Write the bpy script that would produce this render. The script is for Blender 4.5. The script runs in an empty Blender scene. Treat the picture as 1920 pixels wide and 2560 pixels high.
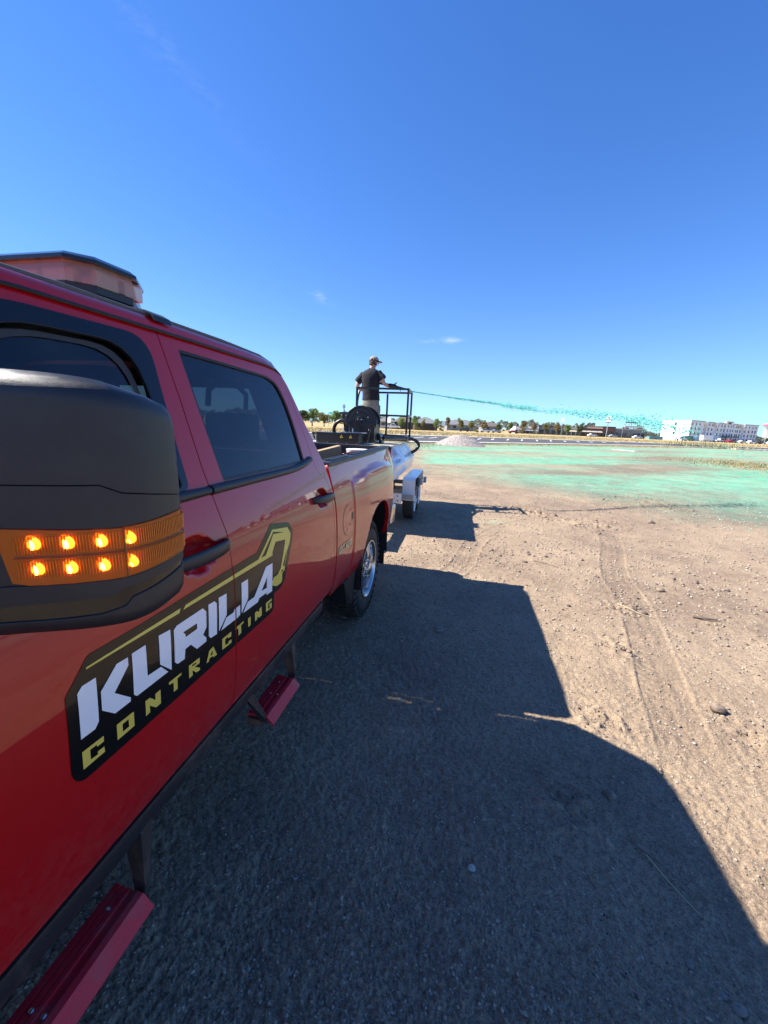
import bpy, bmesh, math, random
import numpy as np
from mathutils import Vector, Matrix
from mathutils.geometry import delaunay_2d_cdt
R = math.radians
random.seed(7); np.random.seed(7)
SC = bpy.context.scene
COL = SC.collection

# ------------------------------------------------------------------ camera
cam = bpy.data.cameras.new('camera'); cam_o = bpy.data.objects.new('camera', cam); COL.objects.link(cam_o)
YAW, PITCH, ROLL = 0.20532, 0.22553, 0.04456
CX, CY, CZ = 0.70214, 0.82465, 1.65936
cam.sensor_fit = 'VERTICAL'; cam.sensor_height = 32.0; cam.sensor_width = 24.0
cam.lens = 32.0 * 959.1 / 2560.0
cam.clip_start = 0.02; cam.clip_end = 9000
_F = Vector((-math.sin(YAW)*math.cos(PITCH), math.cos(YAW)*math.cos(PITCH), -math.sin(PITCH)))
_R0 = Vector((math.cos(YAW), math.sin(YAW), 0)); _U0 = _R0.cross(_F)
_r = _R0*math.cos(ROLL) + _U0*math.sin(ROLL); _u = -_R0*math.sin(ROLL) + _U0*math.cos(ROLL)
m = Matrix.Identity(4)
for i in range(3):
    m[i][0] = _r[i]; m[i][1] = _u[i]; m[i][2] = -_F[i]
m[0][3], m[1][3], m[2][3] = CX, CY, CZ
cam_o.matrix_world = m
SC.camera = cam_o

# ------------------------------------------------------------------ sky, sun, exposure
SUN_EL = math.atan2(1.0, 1.067); SUN_AZ = math.atan2(-1.065, -0.068)   # clockwise from +Y
w = bpy.data.worlds.new('World'); SC.world = w; w.use_nodes = True
nt = w.node_tree; nt.nodes.clear()
sky = nt.nodes.new('ShaderNodeTexSky'); sky.sky_type = 'NISHITA'; sky.sun_disc = False
sky.sun_elevation = SUN_EL; sky.sun_rotation = SUN_AZ % (2*math.pi)
sky.altitude = 1200; sky.air_density = 1.0; sky.dust_density = 0.05; sky.ozone_density = 3.5
hs = nt.nodes.new('ShaderNodeHueSaturation'); hs.inputs['Saturation'].default_value = 1.25; hs.inputs['Value'].default_value = 1.0
bg = nt.nodes.new('ShaderNodeBackground'); bg.inputs['Strength'].default_value = 0.120
ow = nt.nodes.new('ShaderNodeOutputWorld')
nt.links.new(sky.outputs[0], hs.inputs['Color']); hs.inputs['Hue'].default_value = .512
# camera-like shoulder on the sky brightness, the same everywhere
vm = nt.nodes.new('ShaderNodeVectorMath'); vm.operation = 'MULTIPLY_ADD'; vm.inputs[1].default_value = (.341, .151, .061); vm.inputs[2].default_value = (1, 1, 1)
vd = nt.nodes.new('ShaderNodeVectorMath'); vd.operation = 'DIVIDE'
nt.links.new(hs.outputs[0], vm.inputs[0]); nt.links.new(hs.outputs[0], vd.inputs[0]); nt.links.new(vm.outputs[0], vd.inputs[1])
# a few thin wisps of cirrus, fixed in the sky
def wn(ty, op=None, **k):
    n = nt.nodes.new(ty)
    if op: n.operation = op
    return n
def mth(op, a, b=None):
    n = wn('ShaderNodeMath', op)
    for i_, v_ in enumerate((a, b)):
        if v_ is None: continue
        if isinstance(v_, (int, float)): n.inputs[i_].default_value = v_
        else: nt.links.new(v_, n.inputs[i_])
    return n.outputs[0]
wtc = nt.nodes.new('ShaderNodeTexCoord'); DIR = wtc.outputs['Generated']
def dotv(v_):
    n = wn('ShaderNodeVectorMath', 'DOT_PRODUCT'); nt.links.new(DIR, n.inputs[0]); n.inputs[1].default_value = v_; return n.outputs['Value']
wno = nt.nodes.new('ShaderNodeTexNoise'); wno.inputs['Scale'].default_value = 26; wno.inputs['Detail'].default_value = 7; wno.inputs['Roughness'].default_value = .65
wmp = nt.nodes.new('ShaderNodeMapping'); wmp.inputs['Scale'].default_value = (1, 1, 3.2); nt.links.new(DIR, wmp.inputs[0]); nt.links.new(wmp.outputs[0], wno.inputs['Vector'])
wrm = nt.nodes.new('ShaderNodeMapRange'); wrm.inputs[1].default_value = .42; wrm.inputs[2].default_value = .68; nt.links.new(wno.outputs['Fac'], wrm.inputs[0])
acc = None
for (px_, py_, sa_, sb_, tilt_, amp_) in ((1132, 851, .022, .0055, -.03, .6), (806, 746, .026, .009, -.3, .28), (375, 80, .16, .020, -.55, .06), (1075, 852, .02, .004, 0, .35)):
    d_ = (_F + _r*((px_-960)/959.1) - _u*((py_-1280)/959.1)).normalized()
    hx_ = d_.cross(Vector((0, 0, 1))).normalized(); hy_ = hx_.cross(d_).normalized()
    ax_ = hx_*math.cos(tilt_)+hy_*math.sin(tilt_); ay_ = -hx_*math.sin(tilt_)+hy_*math.cos(tilt_)
    e_ = mth('ADD', mth('POWER', mth('ABSOLUTE', mth('DIVIDE', dotv(ax_), sa_)), 2), mth('POWER', mth('ABSOLUTE', mth('DIVIDE', dotv(ay_), sb_)), 2))
    g_ = mth('MULTIPLY', mth('EXPONENT', mth('MULTIPLY', e_, -1)), mth('GREATER_THAN', dotv(d_), 0))
    g_ = mth('MULTIPLY', g_, amp_); acc = g_ if acc is None else mth('ADD', acc, g_)
wf = mth('MULTIPLY', acc, wrm.outputs[0])
wmx = nt.nodes.new('ShaderNodeMix'); wmx.data_type = 'RGBA'; nt.links.new(wf, wmx.inputs[0]); nt.links.new(vd.outputs[0], wmx.inputs[6]); wmx.inputs[7].default_value = (3.2, 3.5, 3.8, 1)
nt.links.new(wmx.outputs[2], bg.inputs[0]); nt.links.new(bg.outputs[0], ow.inputs[0])
sun = bpy.data.lights.new('sun', 'SUN'); sun.energy = 5.0; sun.angle = R(0.53); sun.color = (1.0, 0.945, 0.87)
sun_o = bpy.data.objects.new('sun', sun); COL.objects.link(sun_o)
sun_o.rotation_euler = Vector((1.065, 0.068, -1.0)).to_track_quat('-Z', 'Y').to_euler()
SC.view_settings.view_transform = 'Standard'; SC.view_settings.look = 'None'
SC.view_settings.gamma = 1.0; SC.view_settings.use_curve_mapping = False
SC.view_settings.exposure = 1.36

# ------------------------------------------------------------------ helpers
def tag(o, label=None, cat=None, group=None, kind=None):
    if label: o['label'] = label
    if cat: o['category'] = cat
    if group: o['group'] = group
    if kind: o['kind'] = kind
    return o
WL = {}
def empty(name, loc, label=None, cat=None, group=None, rz=0):
    o = bpy.data.objects.new(name, None); COL.objects.link(o)
    o.location = loc; o.rotation_euler = (0, 0, rz); o.empty_display_size = .2
    tag(o, label, cat, group); WL[o.name] = Vector(loc) if rz == 0 else None
    return o
def link(name, me, parent=None, local=False):
    """mesh in world coordinates unless local"""
    o = bpy.data.objects.new(name, me); COL.objects.link(o)
    if parent is not None:
        o.parent = parent
        if parent.type == 'EMPTY' and not local:
            o.matrix_parent_inverse = Matrix.Translation(-Vector(parent.location))
    return o
def mesh(name, V, F, mat=None, smooth=False):
    me = bpy.data.meshes.new(name)
    me.from_pydata([tuple(v) for v in V], [], F); me.validate(); me.update()
    if mat: me.materials.append(mat)
    if smooth: me.polygons.foreach_set('use_smooth', [True]*len(me.polygons))
    return me
def fixn(me):
    bm = bmesh.new(); bm.from_mesh(me); bmesh.ops.recalc_face_normals(bm, faces=bm.faces); bm.to_mesh(me); bm.free(); return me
class MB:
    def __init__(s): s.V = []; s.F = []
    def add(s, V, F):
        n = len(s.V); s.V += [tuple(v) for v in V]; s.F += [tuple(i+n for i in f) for f in F]; return s
    def box(s, a, b):
        x0, y0, z0 = a; x1, y1, z1 = b
        return s.add([(x0,y0,z0),(x1,y0,z0),(x1,y1,z0),(x0,y1,z0),(x0,y0,z1),(x1,y0,z1),(x1,y1,z1),(x0,y1,z1)],
                     [(0,3,2,1),(4,5,6,7),(0,1,5,4),(1,2,6,5),(2,3,7,6),(3,0,4,7)])
    def prism(s, P, ax, a, b):
        """polygon P (2D) extruded along axis ax from a to b"""
        def mk(p, t):
            if ax == 0: return (t, p[0], p[1])
            if ax == 1: return (p[0], t, p[1])
            return (p[0], p[1], t)
        n = len(P); V = [mk(p, a) for p in P] + [mk(p, b) for p in P]
        return s.add(V, [tuple(range(n))[::-1], tuple(range(n, 2*n))] + [(i, (i+1) % n, n+(i+1) % n, n+i) for i in range(n)])
    def beam(s, p, q, w, h=None, up=(0,0,1)):
        p = Vector(p); q = Vector(q); d = (q-p).normalized(); u = Vector(up)
        if abs(d.dot(u)) > .98: u = Vector((1,0,0))
        a = d.cross(u).normalized()*(w/2); b = a.cross(d).normalized()*((h or w)/2)
        V = [p-a-b, p+a-b, p+a+b, p-a+b, q-a-b, q+a-b, q+a+b, q-a+b]
        return s.add(V, [(0,1,2,3),(7,6,5,4),(0,4,5,1),(1,5,6,2),(2,6,7,3),(3,7,4,0)])
    def tube(s, pts, r, n=10, cap=True):
        pts = [Vector(p) for p in pts]; rr = r if isinstance(r, (list, tuple)) else [r]*len(pts)
        V = []; F = []; prev = None
        for i, p in enumerate(pts):
            d = (pts[min(i+1, len(pts)-1)] - pts[max(i-1, 0)]).normalized()
            if prev is None:
                u = Vector((0,0,1)) if abs(d.z) < .9 else Vector((1,0,0)); prev = d.cross(u).normalized()
            a = (prev - d*prev.dot(d)).normalized(); prev = a; b = d.cross(a)
            for k in range(n):
                t = 2*math.pi*k/n; V.append(p + (a*math.cos(t) + b*math.sin(t))*rr[i])
            if i:
                for k in range(n):
                    F.append(((i-1)*n+k, (i-1)*n+(k+1) % n, i*n+(k+1) % n, i*n+k))
        if cap: F.append(tuple(range(n))[::-1]); F.append(tuple((len(pts)-1)*n+k for k in range(n)))
        return s.add(V, F)
    def lathe(s, prof, c, ax=0, n=32, close=False):
        """prof: list of (along, radius) around axis ax at centre c"""
        V = []; F = []
        for a, r in prof:
            for k in range(n):
                t = 2*math.pi*k/n; u, v = r*math.cos(t), r*math.sin(t)
                p = (a, u, v) if ax == 0 else ((u, a, v) if ax == 1 else (u, v, a))
                V.append((c[0]+p[0], c[1]+p[1], c[2]+p[2]))
        m_ = len(prof)
        for i in range(m_ - (0 if close else 1)):
            j = (i+1) % m_
            for k in range(n): F.append((i*n+k, i*n+(k+1) % n, j*n+(k+1) % n, j*n+k))
        return s.add(V, F)
    def ball(s, c, r, n=10, m_=7):
        rx, ry, rz = r if isinstance(r, (tuple, list)) else (r, r, r)
        V = [(c[0], c[1], c[2]-rz)]; F = []
        for i in range(1, m_):
            t = math.pi*i/m_ - math.pi/2
            for k in range(n):
                a = 2*math.pi*k/n; V.append((c[0]+rx*math.cos(t)*math.cos(a), c[1]+ry*math.cos(t)*math.sin(a), c[2]+rz*math.sin(t)))
        V.append((c[0], c[1], c[2]+rz)); L = len(V)-1
        for k in range(n):
            F.append((0, 1+(k+1) % n, 1+k)); F.append((L, 1+(m_-2)*n+k, 1+(m_-2)*n+(k+1) % n))
            for i in range(m_-2): F.append((1+i*n+k, 1+i*n+(k+1) % n, 1+(i+1)*n+(k+1) % n, 1+(i+1)*n+k))
        return s.add(V, F)
    def me(s, name, mat, smooth=False, bevel=0, angle=40):
        me = fixn(mesh(name, s.V, s.F, mat))
        if bevel:
            bm = bmesh.new(); bm.from_mesh(me)
            ed = [e for e in bm.edges if len(e.link_faces) == 2 and e.calc_face_angle(0) > R(25)]
            bmesh.ops.bevel(bm, geom=ed, offset=bevel, segments=2, affect='EDGES', profile=.6); bm.to_mesh(me); bm.free()
            me.materials.clear(); me.materials.append(mat)
        if smooth:
            bm = bmesh.new(); bm.from_mesh(me)
            for f in bm.faces: f.smooth = True
            for e in bm.edges:
                if len(e.link_faces) == 2 and e.calc_face_angle(0) > R(angle): e.smooth = False
            bm.to_mesh(me); bm.free()
        return me
    def build(s, name, mat, parent=None, smooth=False, bevel=0, local=False, angle=40):
        return link(name, s.me(name, mat, smooth, bevel, angle), parent, local)

# numpy value noise
def _h(ix, iy, seed):
    n = (ix*374761393 + iy*668265263 + seed*1442695041) & 0x7fffffff
    n = ((n ^ (n >> 13))*1274126177) & 0x7fffffff
    return ((n ^ (n >> 16)) & 0xffff)/65535.0
def vnoise(x, y, seed=0):
    ix = np.floor(x).astype(np.int64); iy = np.floor(y).astype(np.int64); fx = x-ix; fy = y-iy
    fx = fx*fx*(3-2*fx); fy = fy*fy*(3-2*fy)
    a = _h(ix, iy, seed); b = _h(ix+1, iy, seed); c = _h(ix, iy+1, seed); d = _h(ix+1, iy+1, seed)
    return (a*(1-fx)+b*fx)*(1-fy) + (c*(1-fx)+d*fx)*fy
def fbm(x, y, f, o=4, seed=0, g=.5):
    s = 0; a = 1; t = 0
    for i in range(o):
        s = s + a*vnoise(x*f*2**i+17.3*i, y*f*2**i-9.1*i, seed+i); t += a; a *= g
    return s/t
def sstep(a, b, x):
    t = np.clip((x-a)/(b-a), 0, 1); return t*t*(3-2*t)

# ------------------------------------------------------------------ materials
def nodes_of(mt):
    mt.use_nodes = True; return mt.node_tree.nodes, mt.node_tree.links, mt.node_tree.nodes['Principled BSDF']
def mat(name, col, rough=.5, metal=0, coat=0, var=0, vscale=8, bump=0, bscale=60, spec=.5, emit=None, estr=0, croof=.03, dirt=None, alpha=1, tr=0):
    mt = bpy.data.materials.new(name); N, L, b = nodes_of(mt)
    b.inputs['Base Color'].default_value = (*col, 1); b.inputs['Roughness'].default_value = rough; b.inputs['Metallic'].default_value = metal
    b.inputs['Coat Weight'].default_value = coat; b.inputs['Coat Roughness'].default_value = croof
    b.inputs['Specular IOR Level'].default_value = spec; b.inputs['Transmission Weight'].default_value = tr
    if emit: b.inputs['Emission Color'].default_value = (*emit, 1); b.inputs['Emission Strength'].default_value = estr
    if var or bump or dirt:
        tc = N.new('ShaderNodeTexCoord')
    if var or dirt:
        n = N.new('ShaderNodeTexNoise'); n.inputs['Scale'].default_value = vscale; n.inputs['Detail'].default_value = 6; n.inputs['Roughness'].default_value = .65
        L.new(tc.outputs['Object'], n.inputs['Vector'])
        mp = N.new('ShaderNodeMapRange'); mp.inputs[1].default_value = .3; mp.inputs[2].default_value = .7
        L.new(n.outputs['Fac'], mp.inputs[0])
        mx = N.new('ShaderNodeMix'); mx.data_type = 'RGBA'
        c2 = dirt if dirt else tuple(c*(1+var) for c in col)
        c1 = col if dirt else tuple(c*(1-var) for c in col)
        mx.inputs[6].default_value = (*c1, 1); mx.inputs[7].default_value = (*c2, 1)
        if dirt: mp.inputs[1].default_value = .5; mp.inputs[2].default_value = .85
        L.new(mp.outputs[0], mx.inputs[0]); L.new(mx.outputs[2], b.inputs['Base Color'])
    if bump:
        n2 = N.new('ShaderNodeTexNoise'); n2.inputs['Scale'].default_value = bscale; n2.inputs['Detail'].default_value = 4
        L.new(tc.outputs['Object'], n2.inputs['Vector'])
        bp = N.new('ShaderNodeBump'); bp.inputs['Strength'].default_value = 1; bp.inputs['Distance'].default_value = bump
        L.new(n2.outputs['Fac'], bp.inputs['Height']); L.new(bp.outputs[0], b.inputs['Normal'])
    return mt
def glass_mat(name, tint, rough=.0, base=(0,0,0)):
    mt = bpy.data.materials.new(name); mt.use_nodes = True; N = mt.node_tree.nodes; L = mt.node_tree.links; N.clear()
    o = N.new('ShaderNodeOutputMaterial'); t = N.new('ShaderNodeBsdfTransparent'); t.inputs[0].default_value = (*tint, 1)
    g = N.new('ShaderNodeBsdfGlossy'); g.inputs['Roughness'].default_value = .01; g.inputs['Color'].default_value = (.95, .97, 1, 1)
    f = N.new('ShaderNodeFresnel'); f.inputs[0].default_value = 1.55; mx = N.new('ShaderNodeMixShader')
    L.new(f.outputs[0], mx.inputs[0]); L.new(t.outputs[0], mx.inputs[1]); L.new(g.outputs[0], mx.inputs[2])
    d = N.new('ShaderNodeBsdfDiffuse'); d.inputs[0].default_value = (.35, .36, .36, 1)
    m2 = N.new('ShaderNodeMixShader'); tc = N.new('ShaderNodeTexCoord'); nz = N.new('ShaderNodeTexNoise'); nz.inputs['Scale'].default_value = 7; nz.inputs['Detail'].default_value = 5
    mr = N.new('ShaderNodeMapRange'); mr.inputs[1].default_value = .45; mr.inputs[2].default_value = .9; mr.inputs[3].default_value = .012; mr.inputs[4].default_value = .06
    L.new(tc.outputs['Object'], nz.inputs['Vector']); L.new(nz.outputs['Fac'], mr.inputs[0]); L.new(mr.outputs[0], m2.inputs[0])
    L.new(mx.outputs[0], m2.inputs[1]); L.new(d.outputs[0], m2.inputs[2]); L.new(m2.outputs[0], o.inputs[0])
    return mt
M = {}
M['red'] = mat('red_paint', (.37, .001, .003), .38, coat=.9, bump=.00004, bscale=90, croof=.012, spec=.25)
N, L, b = nodes_of(M['red']); tc = N.new('ShaderNodeTexCoord'); sx = N.new('ShaderNodeSeparateXYZ'); L.new(tc.outputs['Object'], sx.inputs[0])
mr1 = N.new('ShaderNodeMapRange'); mr1.inputs[1].default_value = .92; mr1.inputs[2].default_value = .64; mr1.inputs[3].default_value = .0; mr1.inputs[4].default_value = .22; L.new(sx.outputs[2], mr1.inputs[0])
nn = N.new('ShaderNodeTexNoise'); nn.inputs['Scale'].default_value = 34; nn.inputs['Detail'].default_value = 8; nn.inputs['Roughness'].default_value = .75; L.new(tc.outputs['Object'], nn.inputs['Vector'])
mr2 = N.new('ShaderNodeMapRange'); mr2.inputs[1].default_value = .45; mr2.inputs[2].default_value = .75; L.new(nn.outputs['Fac'], mr2.inputs[0])
mm = N.new('ShaderNodeMath'); mm.operation = 'MULTIPLY'; L.new(mr1.outputs[0], mm.inputs[0]); L.new(mr2.outputs[0], mm.inputs[1])
mx = N.new('ShaderNodeMix'); mx.data_type = 'RGBA'; mx.inputs[6].default_value = (.43, .0006, .003, 1); mx.inputs[7].default_value = (.30, .21, .15, 1); L.new(mm.outputs[0], mx.inputs[0]); L.new(mx.outputs[2], b.inputs['Base Color'])
mr3 = N.new('ShaderNodeMapRange'); mr3.inputs[1].default_value = .0; mr3.inputs[2].default_value = .4; mr3.inputs[3].default_value = .012; mr3.inputs[4].default_value = .25; L.new(mm.outputs[0], mr3.inputs[0]); L.new(mr3.outputs[0], b.inputs['Coat Roughness'])
M['plastic'] = mat('black_plastic', (.018, .019, .021), .42, bump=.00035, bscale=1000, var=.2, vscale=20)
M['plastic_gloss'] = mat('gloss_black_plastic', (.008, .008, .009), .12)
M['rubber'] = mat('rubber_seal', (.012, .012, .013), .45)
M['tyre'] = mat('tyre_rubber', (.020, .019, .018), .75, dirt=(.10, .08, .06), vscale=9, bump=.001, bscale=80)
M['chrome'] = mat('chrome', (.60, .58, .56), .24, metal=1, dirt=(.35, .31, .27), vscale=14)
M['darkmetal'] = mat('dark_metal', (.05, .05, .05), .45, metal=.7)
M['black_paint'] = mat('black_powder_coat', (.010, .010, .011), .28, bump=.0003, bscale=200)
M['step_black'] = mat('dusty_black_bar', (.020, .021, .023), .40, dirt=(.14, .11, .09), vscale=6, bump=.0008, bscale=120)
M['step_red'] = mat('red_powder_coat_step', (.58, .018, .030), .42, dirt=(.30, .10, .09), vscale=11, bump=.0006, bscale=150)
M['rust'] = mat('rusty_steel', (.10, .065, .045), .85, var=.5, vscale=30, bump=.002, bscale=60)
M['decal_black'] = mat('black_vinyl', (.004, .004, .004), .25, coat=.35, croof=.05, spec=.25)
M['decal_white'] = mat('white_vinyl', (.86, .86, .85), .22, coat=.3)
M['decal_gold'] = mat('gold_vinyl', (.74, .58, .10), .25, coat=.3)
M['glass'] = glass_mat('clear_tinted_glass', (.24, .27, .27))
M['privacy'] = glass_mat('dark_privacy_glass', (.17, .20, .22))
M['interior'] = mat('black_cloth_interior', (.016, .016, .018), .85, bump=.001, bscale=300)
M['headliner'] = mat('grey_headliner', (.10, .10, .10), .9)
M['mirror_glass'] = mat('mirror_glass', (.8, .82, .84), .02, metal=1)
M['led'] = mat('lit_led', (1, .4, .05), .4, emit=(1.0, .26, .010), estr=1.25)  # emission stands in for the glow spread around each LED
M['ledcore'] = mat('lit_led_core', (1, .6, .2), .4, emit=(1.0, .46, .05), estr=6)
M['white_metal'] = mat('white_gloss_metal', (.82, .83, .82), .30, metal=0, coat=.35, dirt=(.58, .55, .49), vscale=5, bump=.0004, bscale=12)
M['grey_metal'] = mat('grey_painted_metal', (.35, .37, .37), .35, metal=.3, var=.08)
M['deck'] = mat('cream_wet_deck', (.52, .46, .32), .25, dirt=(.20, .18, .12), vscale=4)
M['hose'] = mat('black_rubber_hose', (.012, .012, .013), .38, bump=.0008, bscale=60)
M['yellow'] = mat('yellow_plastic', (.75, .52, .02), .35, var=.1)
M['zinc'] = mat('zinc_steel', (.55, .57, .6), .3, metal=1, var=.1)
M['white'] = mat('white_print', (.8, .8, .8), .4)
M['redprint'] = mat('red_print', (.45, .06, .12), .35)
M['blueprint'] = mat('blue_print', (.05, .16, .40), .35)
M['taillight'] = mat('red_lens', (.35, .01, .01), .12, coat=1)
M['headlight'] = mat('clear_lens', (.6, .62, .65), .08, metal=.6, coat=1)
M['cardboard'] = mat('cardboard', (.36, .24, .13), .85, var=.12, vscale=5, bump=.0006, bscale=70)
M['redbox'] = mat('red_printed_card', (.45, .03, .02), .6, var=.15)
M['pail'] = mat('white_pail_plastic', (.7, .71, .72), .35)
M['lb_lens'] = mat('clear_amber_lens', (.60, .36, .24), .22, coat=.6, tr=.45, var=.25, vscale=18)
M['lb_in'] = mat('lamp_module', (.72, .55, .42), .3, metal=.3)

DECAL_BACK = [[1.3098,0.9406],[1.3045,0.9526],[1.3025,0.9692],[1.3163,1.1239],[1.3198,1.1287],[1.3396,1.1464],[1.3508,1.1576],[1.3701,1.1774],[1.3782,1.18],[1.4992,1.1785],[1.828,1.1844],[2.0203,1.186],[2.1468,1.2612],[2.2857,1.2364],[2.3152,1.1983],[2.3067,1.1691],[2.246,1.0683],[2.2079,1.0058],[2.1707,0.9853],[2.1175,0.9865],[2.1107,0.9285],[2.0961,0.9137],[1.8471,0.9182],[1.59,0.9207],[1.3317,0.9278],[1.3193,0.9314]]
DECAL_WHITE = [[[[1.3379,1.118],[1.3495,1.1277],[1.3788,1.1267],[1.3689,1.0306],[1.359,1.0202],[1.3291,1.0216]]],[[[1.4272,1.1258],[1.4556,1.124],[1.4535,1.1054],[1.4112,1.0659],[1.447,1.0276],[1.4456,1.0184],[1.4055,1.0193],[1.379,1.0481],[1.3832,1.09]]],[[[1.4664,1.1259],[1.5053,1.1252],[1.4979,1.0476],[1.5393,1.0442],[1.5594,1.0165],[1.4636,1.0189],[1.4559,1.0276]]],[[[1.5451,1.1258],[1.5831,1.1223],[1.571,1.0141],[1.5375,1.0517]]],[[[1.5939,1.1142],[1.6054,1.1208],[1.7085,1.1201],[1.7205,1.1039],[1.714,1.0572],[1.6975,1.0422],[1.71,1.0264],[1.7086,1.0152],[1.6679,1.0152],[1.6463,1.0418],[1.6248,1.0411],[1.6188,1.015],[1.5931,1.017],[1.5842,1.0277]],[[1.6239,1.0917],[1.6785,1.0892],[1.6758,1.0729],[1.6302,1.0736],[1.6309,1.0817]]],[[[1.7329,1.1194],[1.7599,1.118],[1.7696,1.1074],[1.7578,1.0113],[1.7283,1.0145],[1.7208,1.0242]]],[[[1.7809,1.1191],[1.8206,1.1169],[1.811,1.0486],[1.7682,1.0143]]],[[[1.8087,1.0399],[1.846,1.0382],[1.8537,1.0461],[1.8858,1.0468],[1.882,1.0127],[1.8683,1.0092],[1.7781,1.0111]]],[[[1.9038,1.1171],[1.943,1.1161],[1.9341,1.047],[1.8903,1.013]]],[[[1.9006,1.0092],[1.93,1.0369],[1.9724,1.0351],[2.0654,1.115],[2.1155,1.1137],[2.0995,1.003],[2.0574,1.0052],[2.0582,1.0148],[2.0051,1.0162],[1.9954,1.0057]],[[2.079,1.0825],[2.0678,1.0705],[2.0606,1.0334],[2.0231,1.0363]]]]
DECAL_GOLD = [[[[1.3645,1.1589],[1.6283,1.1593],[1.621,1.1486],[1.3639,1.1551]]],[[[1.6358,1.1506],[1.6473,1.1598],[2.021,1.1601],[2.1464,1.2377],[2.271,1.2172],[2.2901,1.1848],[2.2721,1.1498],[2.2427,1.1232],[2.211,1.0674],[2.2116,1.0516],[2.1881,1.0416],[2.1849,1.0129],[2.172,1.0059],[2.1356,1.0079],[2.1021,1.0253],[2.0825,1.0481],[2.1055,1.0408],[2.1188,1.0524],[2.1478,1.0517],[2.1776,1.0686],[2.2365,1.1733],[2.1566,1.1869],[2.1242,1.1547],[2.1213,1.1423]],[[2.0421,1.1597],[2.1527,1.2286],[2.2352,1.2049],[2.1483,1.2197],[2.0726,1.1574]],[[2.2379,1.1292],[2.1984,1.0753],[2.2074,1.0643],[2.2288,1.1056]],[[2.1857,1.0623],[2.198,1.0522],[2.182,1.0472]]]]
DECAL_GOLDT = [[[[1.3268,0.9935],[1.3737,0.9906],[1.3725,0.978],[1.3576,0.9782],[1.3569,0.9838],[1.3423,0.9848],[1.3411,0.9626],[1.3567,0.9602],[1.3572,0.9669],[1.3718,0.9654],[1.3715,0.9525],[1.3245,0.9541]]],[[[1.4051,0.9901],[1.4497,0.9881],[1.4474,0.9517],[1.4027,0.9527]],[[1.4185,0.9803],[1.4345,0.9804],[1.4337,0.9614],[1.4172,0.962]]],[[[1.4832,0.9889],[1.4962,0.9884],[1.5114,0.9709],[1.5133,0.9862],[1.5295,0.9865],[1.527,0.9493],[1.5116,0.9491],[1.4937,0.9685],[1.4928,0.9507],[1.4804,0.95]]],[[[1.5576,0.9861],[1.6025,0.9842],[1.6011,0.978],[1.5873,0.9777],[1.5846,0.948],[1.5708,0.9482],[1.5729,0.975],[1.5573,0.9791]]],[[[1.6312,0.9854],[1.6753,0.9833],[1.6735,0.9664],[1.6524,0.9686],[1.6731,0.952],[1.6735,0.945],[1.6586,0.9459],[1.6435,0.9629],[1.6426,0.9478],[1.6287,0.9472]],[[1.6436,0.9797],[1.6602,0.9778],[1.6597,0.9737],[1.6437,0.975]]],[[[1.7014,0.9461],[1.7176,0.9787],[1.737,0.9814],[1.7513,0.945],[1.7337,0.9464],[1.7322,0.9516],[1.7152,0.9541],[1.7126,0.9462]],[[1.7303,0.9722],[1.7328,0.9582],[1.7214,0.9598]]],[[[1.7803,0.9809],[1.8286,0.9795],[1.8263,0.9636],[1.8097,0.9659],[1.8102,0.9714],[1.795,0.9715],[1.7932,0.9508],[1.8105,0.9492],[1.8109,0.9548],[1.8272,0.9527],[1.8264,0.9412],[1.7779,0.9442]]],[[[1.8528,0.9791],[1.8996,0.9801],[1.8976,0.9732],[1.8832,0.9725],[1.8836,0.9446],[1.8665,0.9435],[1.867,0.9692],[1.8523,0.9728]]],[[[1.9262,0.9746],[1.943,0.9754],[1.9408,0.943],[1.926,0.9421]]],[[[1.9711,0.974],[1.9867,0.9743],[2.0002,0.9626],[2.0027,0.9746],[2.0186,0.9768],[2.0178,0.9421],[1.999,0.941],[1.9853,0.9521],[1.9847,0.9409],[1.9706,0.9407]]],[[[2.0498,0.9753],[2.0947,0.975],[2.0941,0.9655],[2.0653,0.9645],[2.0655,0.9438],[2.0782,0.9435],[2.0773,0.9519],[2.0722,0.9526],[2.0726,0.9594],[2.0937,0.958],[2.0928,0.9364],[2.0478,0.9388]]]]

# ------------------------------------------------------------------ ground
TR1 = [(.45,4.75),(.74,5.42),(.96,6.63),(1.45,7.7),(2.02,8.38),(2.6,8.9)]
TR2 = [(3.2,8.3),(3.08,7.375),(2.62,5.841),(2.50,4.98),(2.32,4.14),(2.14,3.45),(1.98,2.7)]
def dist_line(x, y, P):
    best = np.full(x.shape, 1e9); sd = np.zeros(x.shape); al = np.zeros(x.shape); acc = 0
    for (ax, ay), (bx, by) in zip(P[:-1], P[1:]):
        dx, dy = bx-ax, by-ay; L = math.hypot(dx, dy)
        t = np.clip(((x-ax)*dx + (y-ay)*dy)/L/L, 0, 1); ex = x-ax-t*dx; ey = y-ay-t*dy; d = np.hypot(ex, ey)
        s = np.sign(dx*ey-dy*ex); k = d < best
        best = np.where(k, d, best); sd = np.where(k, s*d, sd); al = np.where(k, acc+t*L, al); acc += L
    return sd, al, acc
def smoothline(P, n=8):
    P = [np.array(p, float) for p in P]; P = [2*P[0]-P[1]] + P + [2*P[-1]-P[-2]]; o = []
    for i in range(1, len(P)-2):
        for k in range(n):
            t = k/n; a, b, c, d = P[i-1], P[i], P[i+1], P[i+2]
            o.append(.5*((2*b)+(-a+c)*t+(2*a-5*b+4*c-d)*t*t+(-a+3*b-3*c+d)*t**3))
    o.append(P[-2]); return [tuple(p) for p in o]
TR1 = smoothline(TR1); TR2 = smoothline(TR2)
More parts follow.
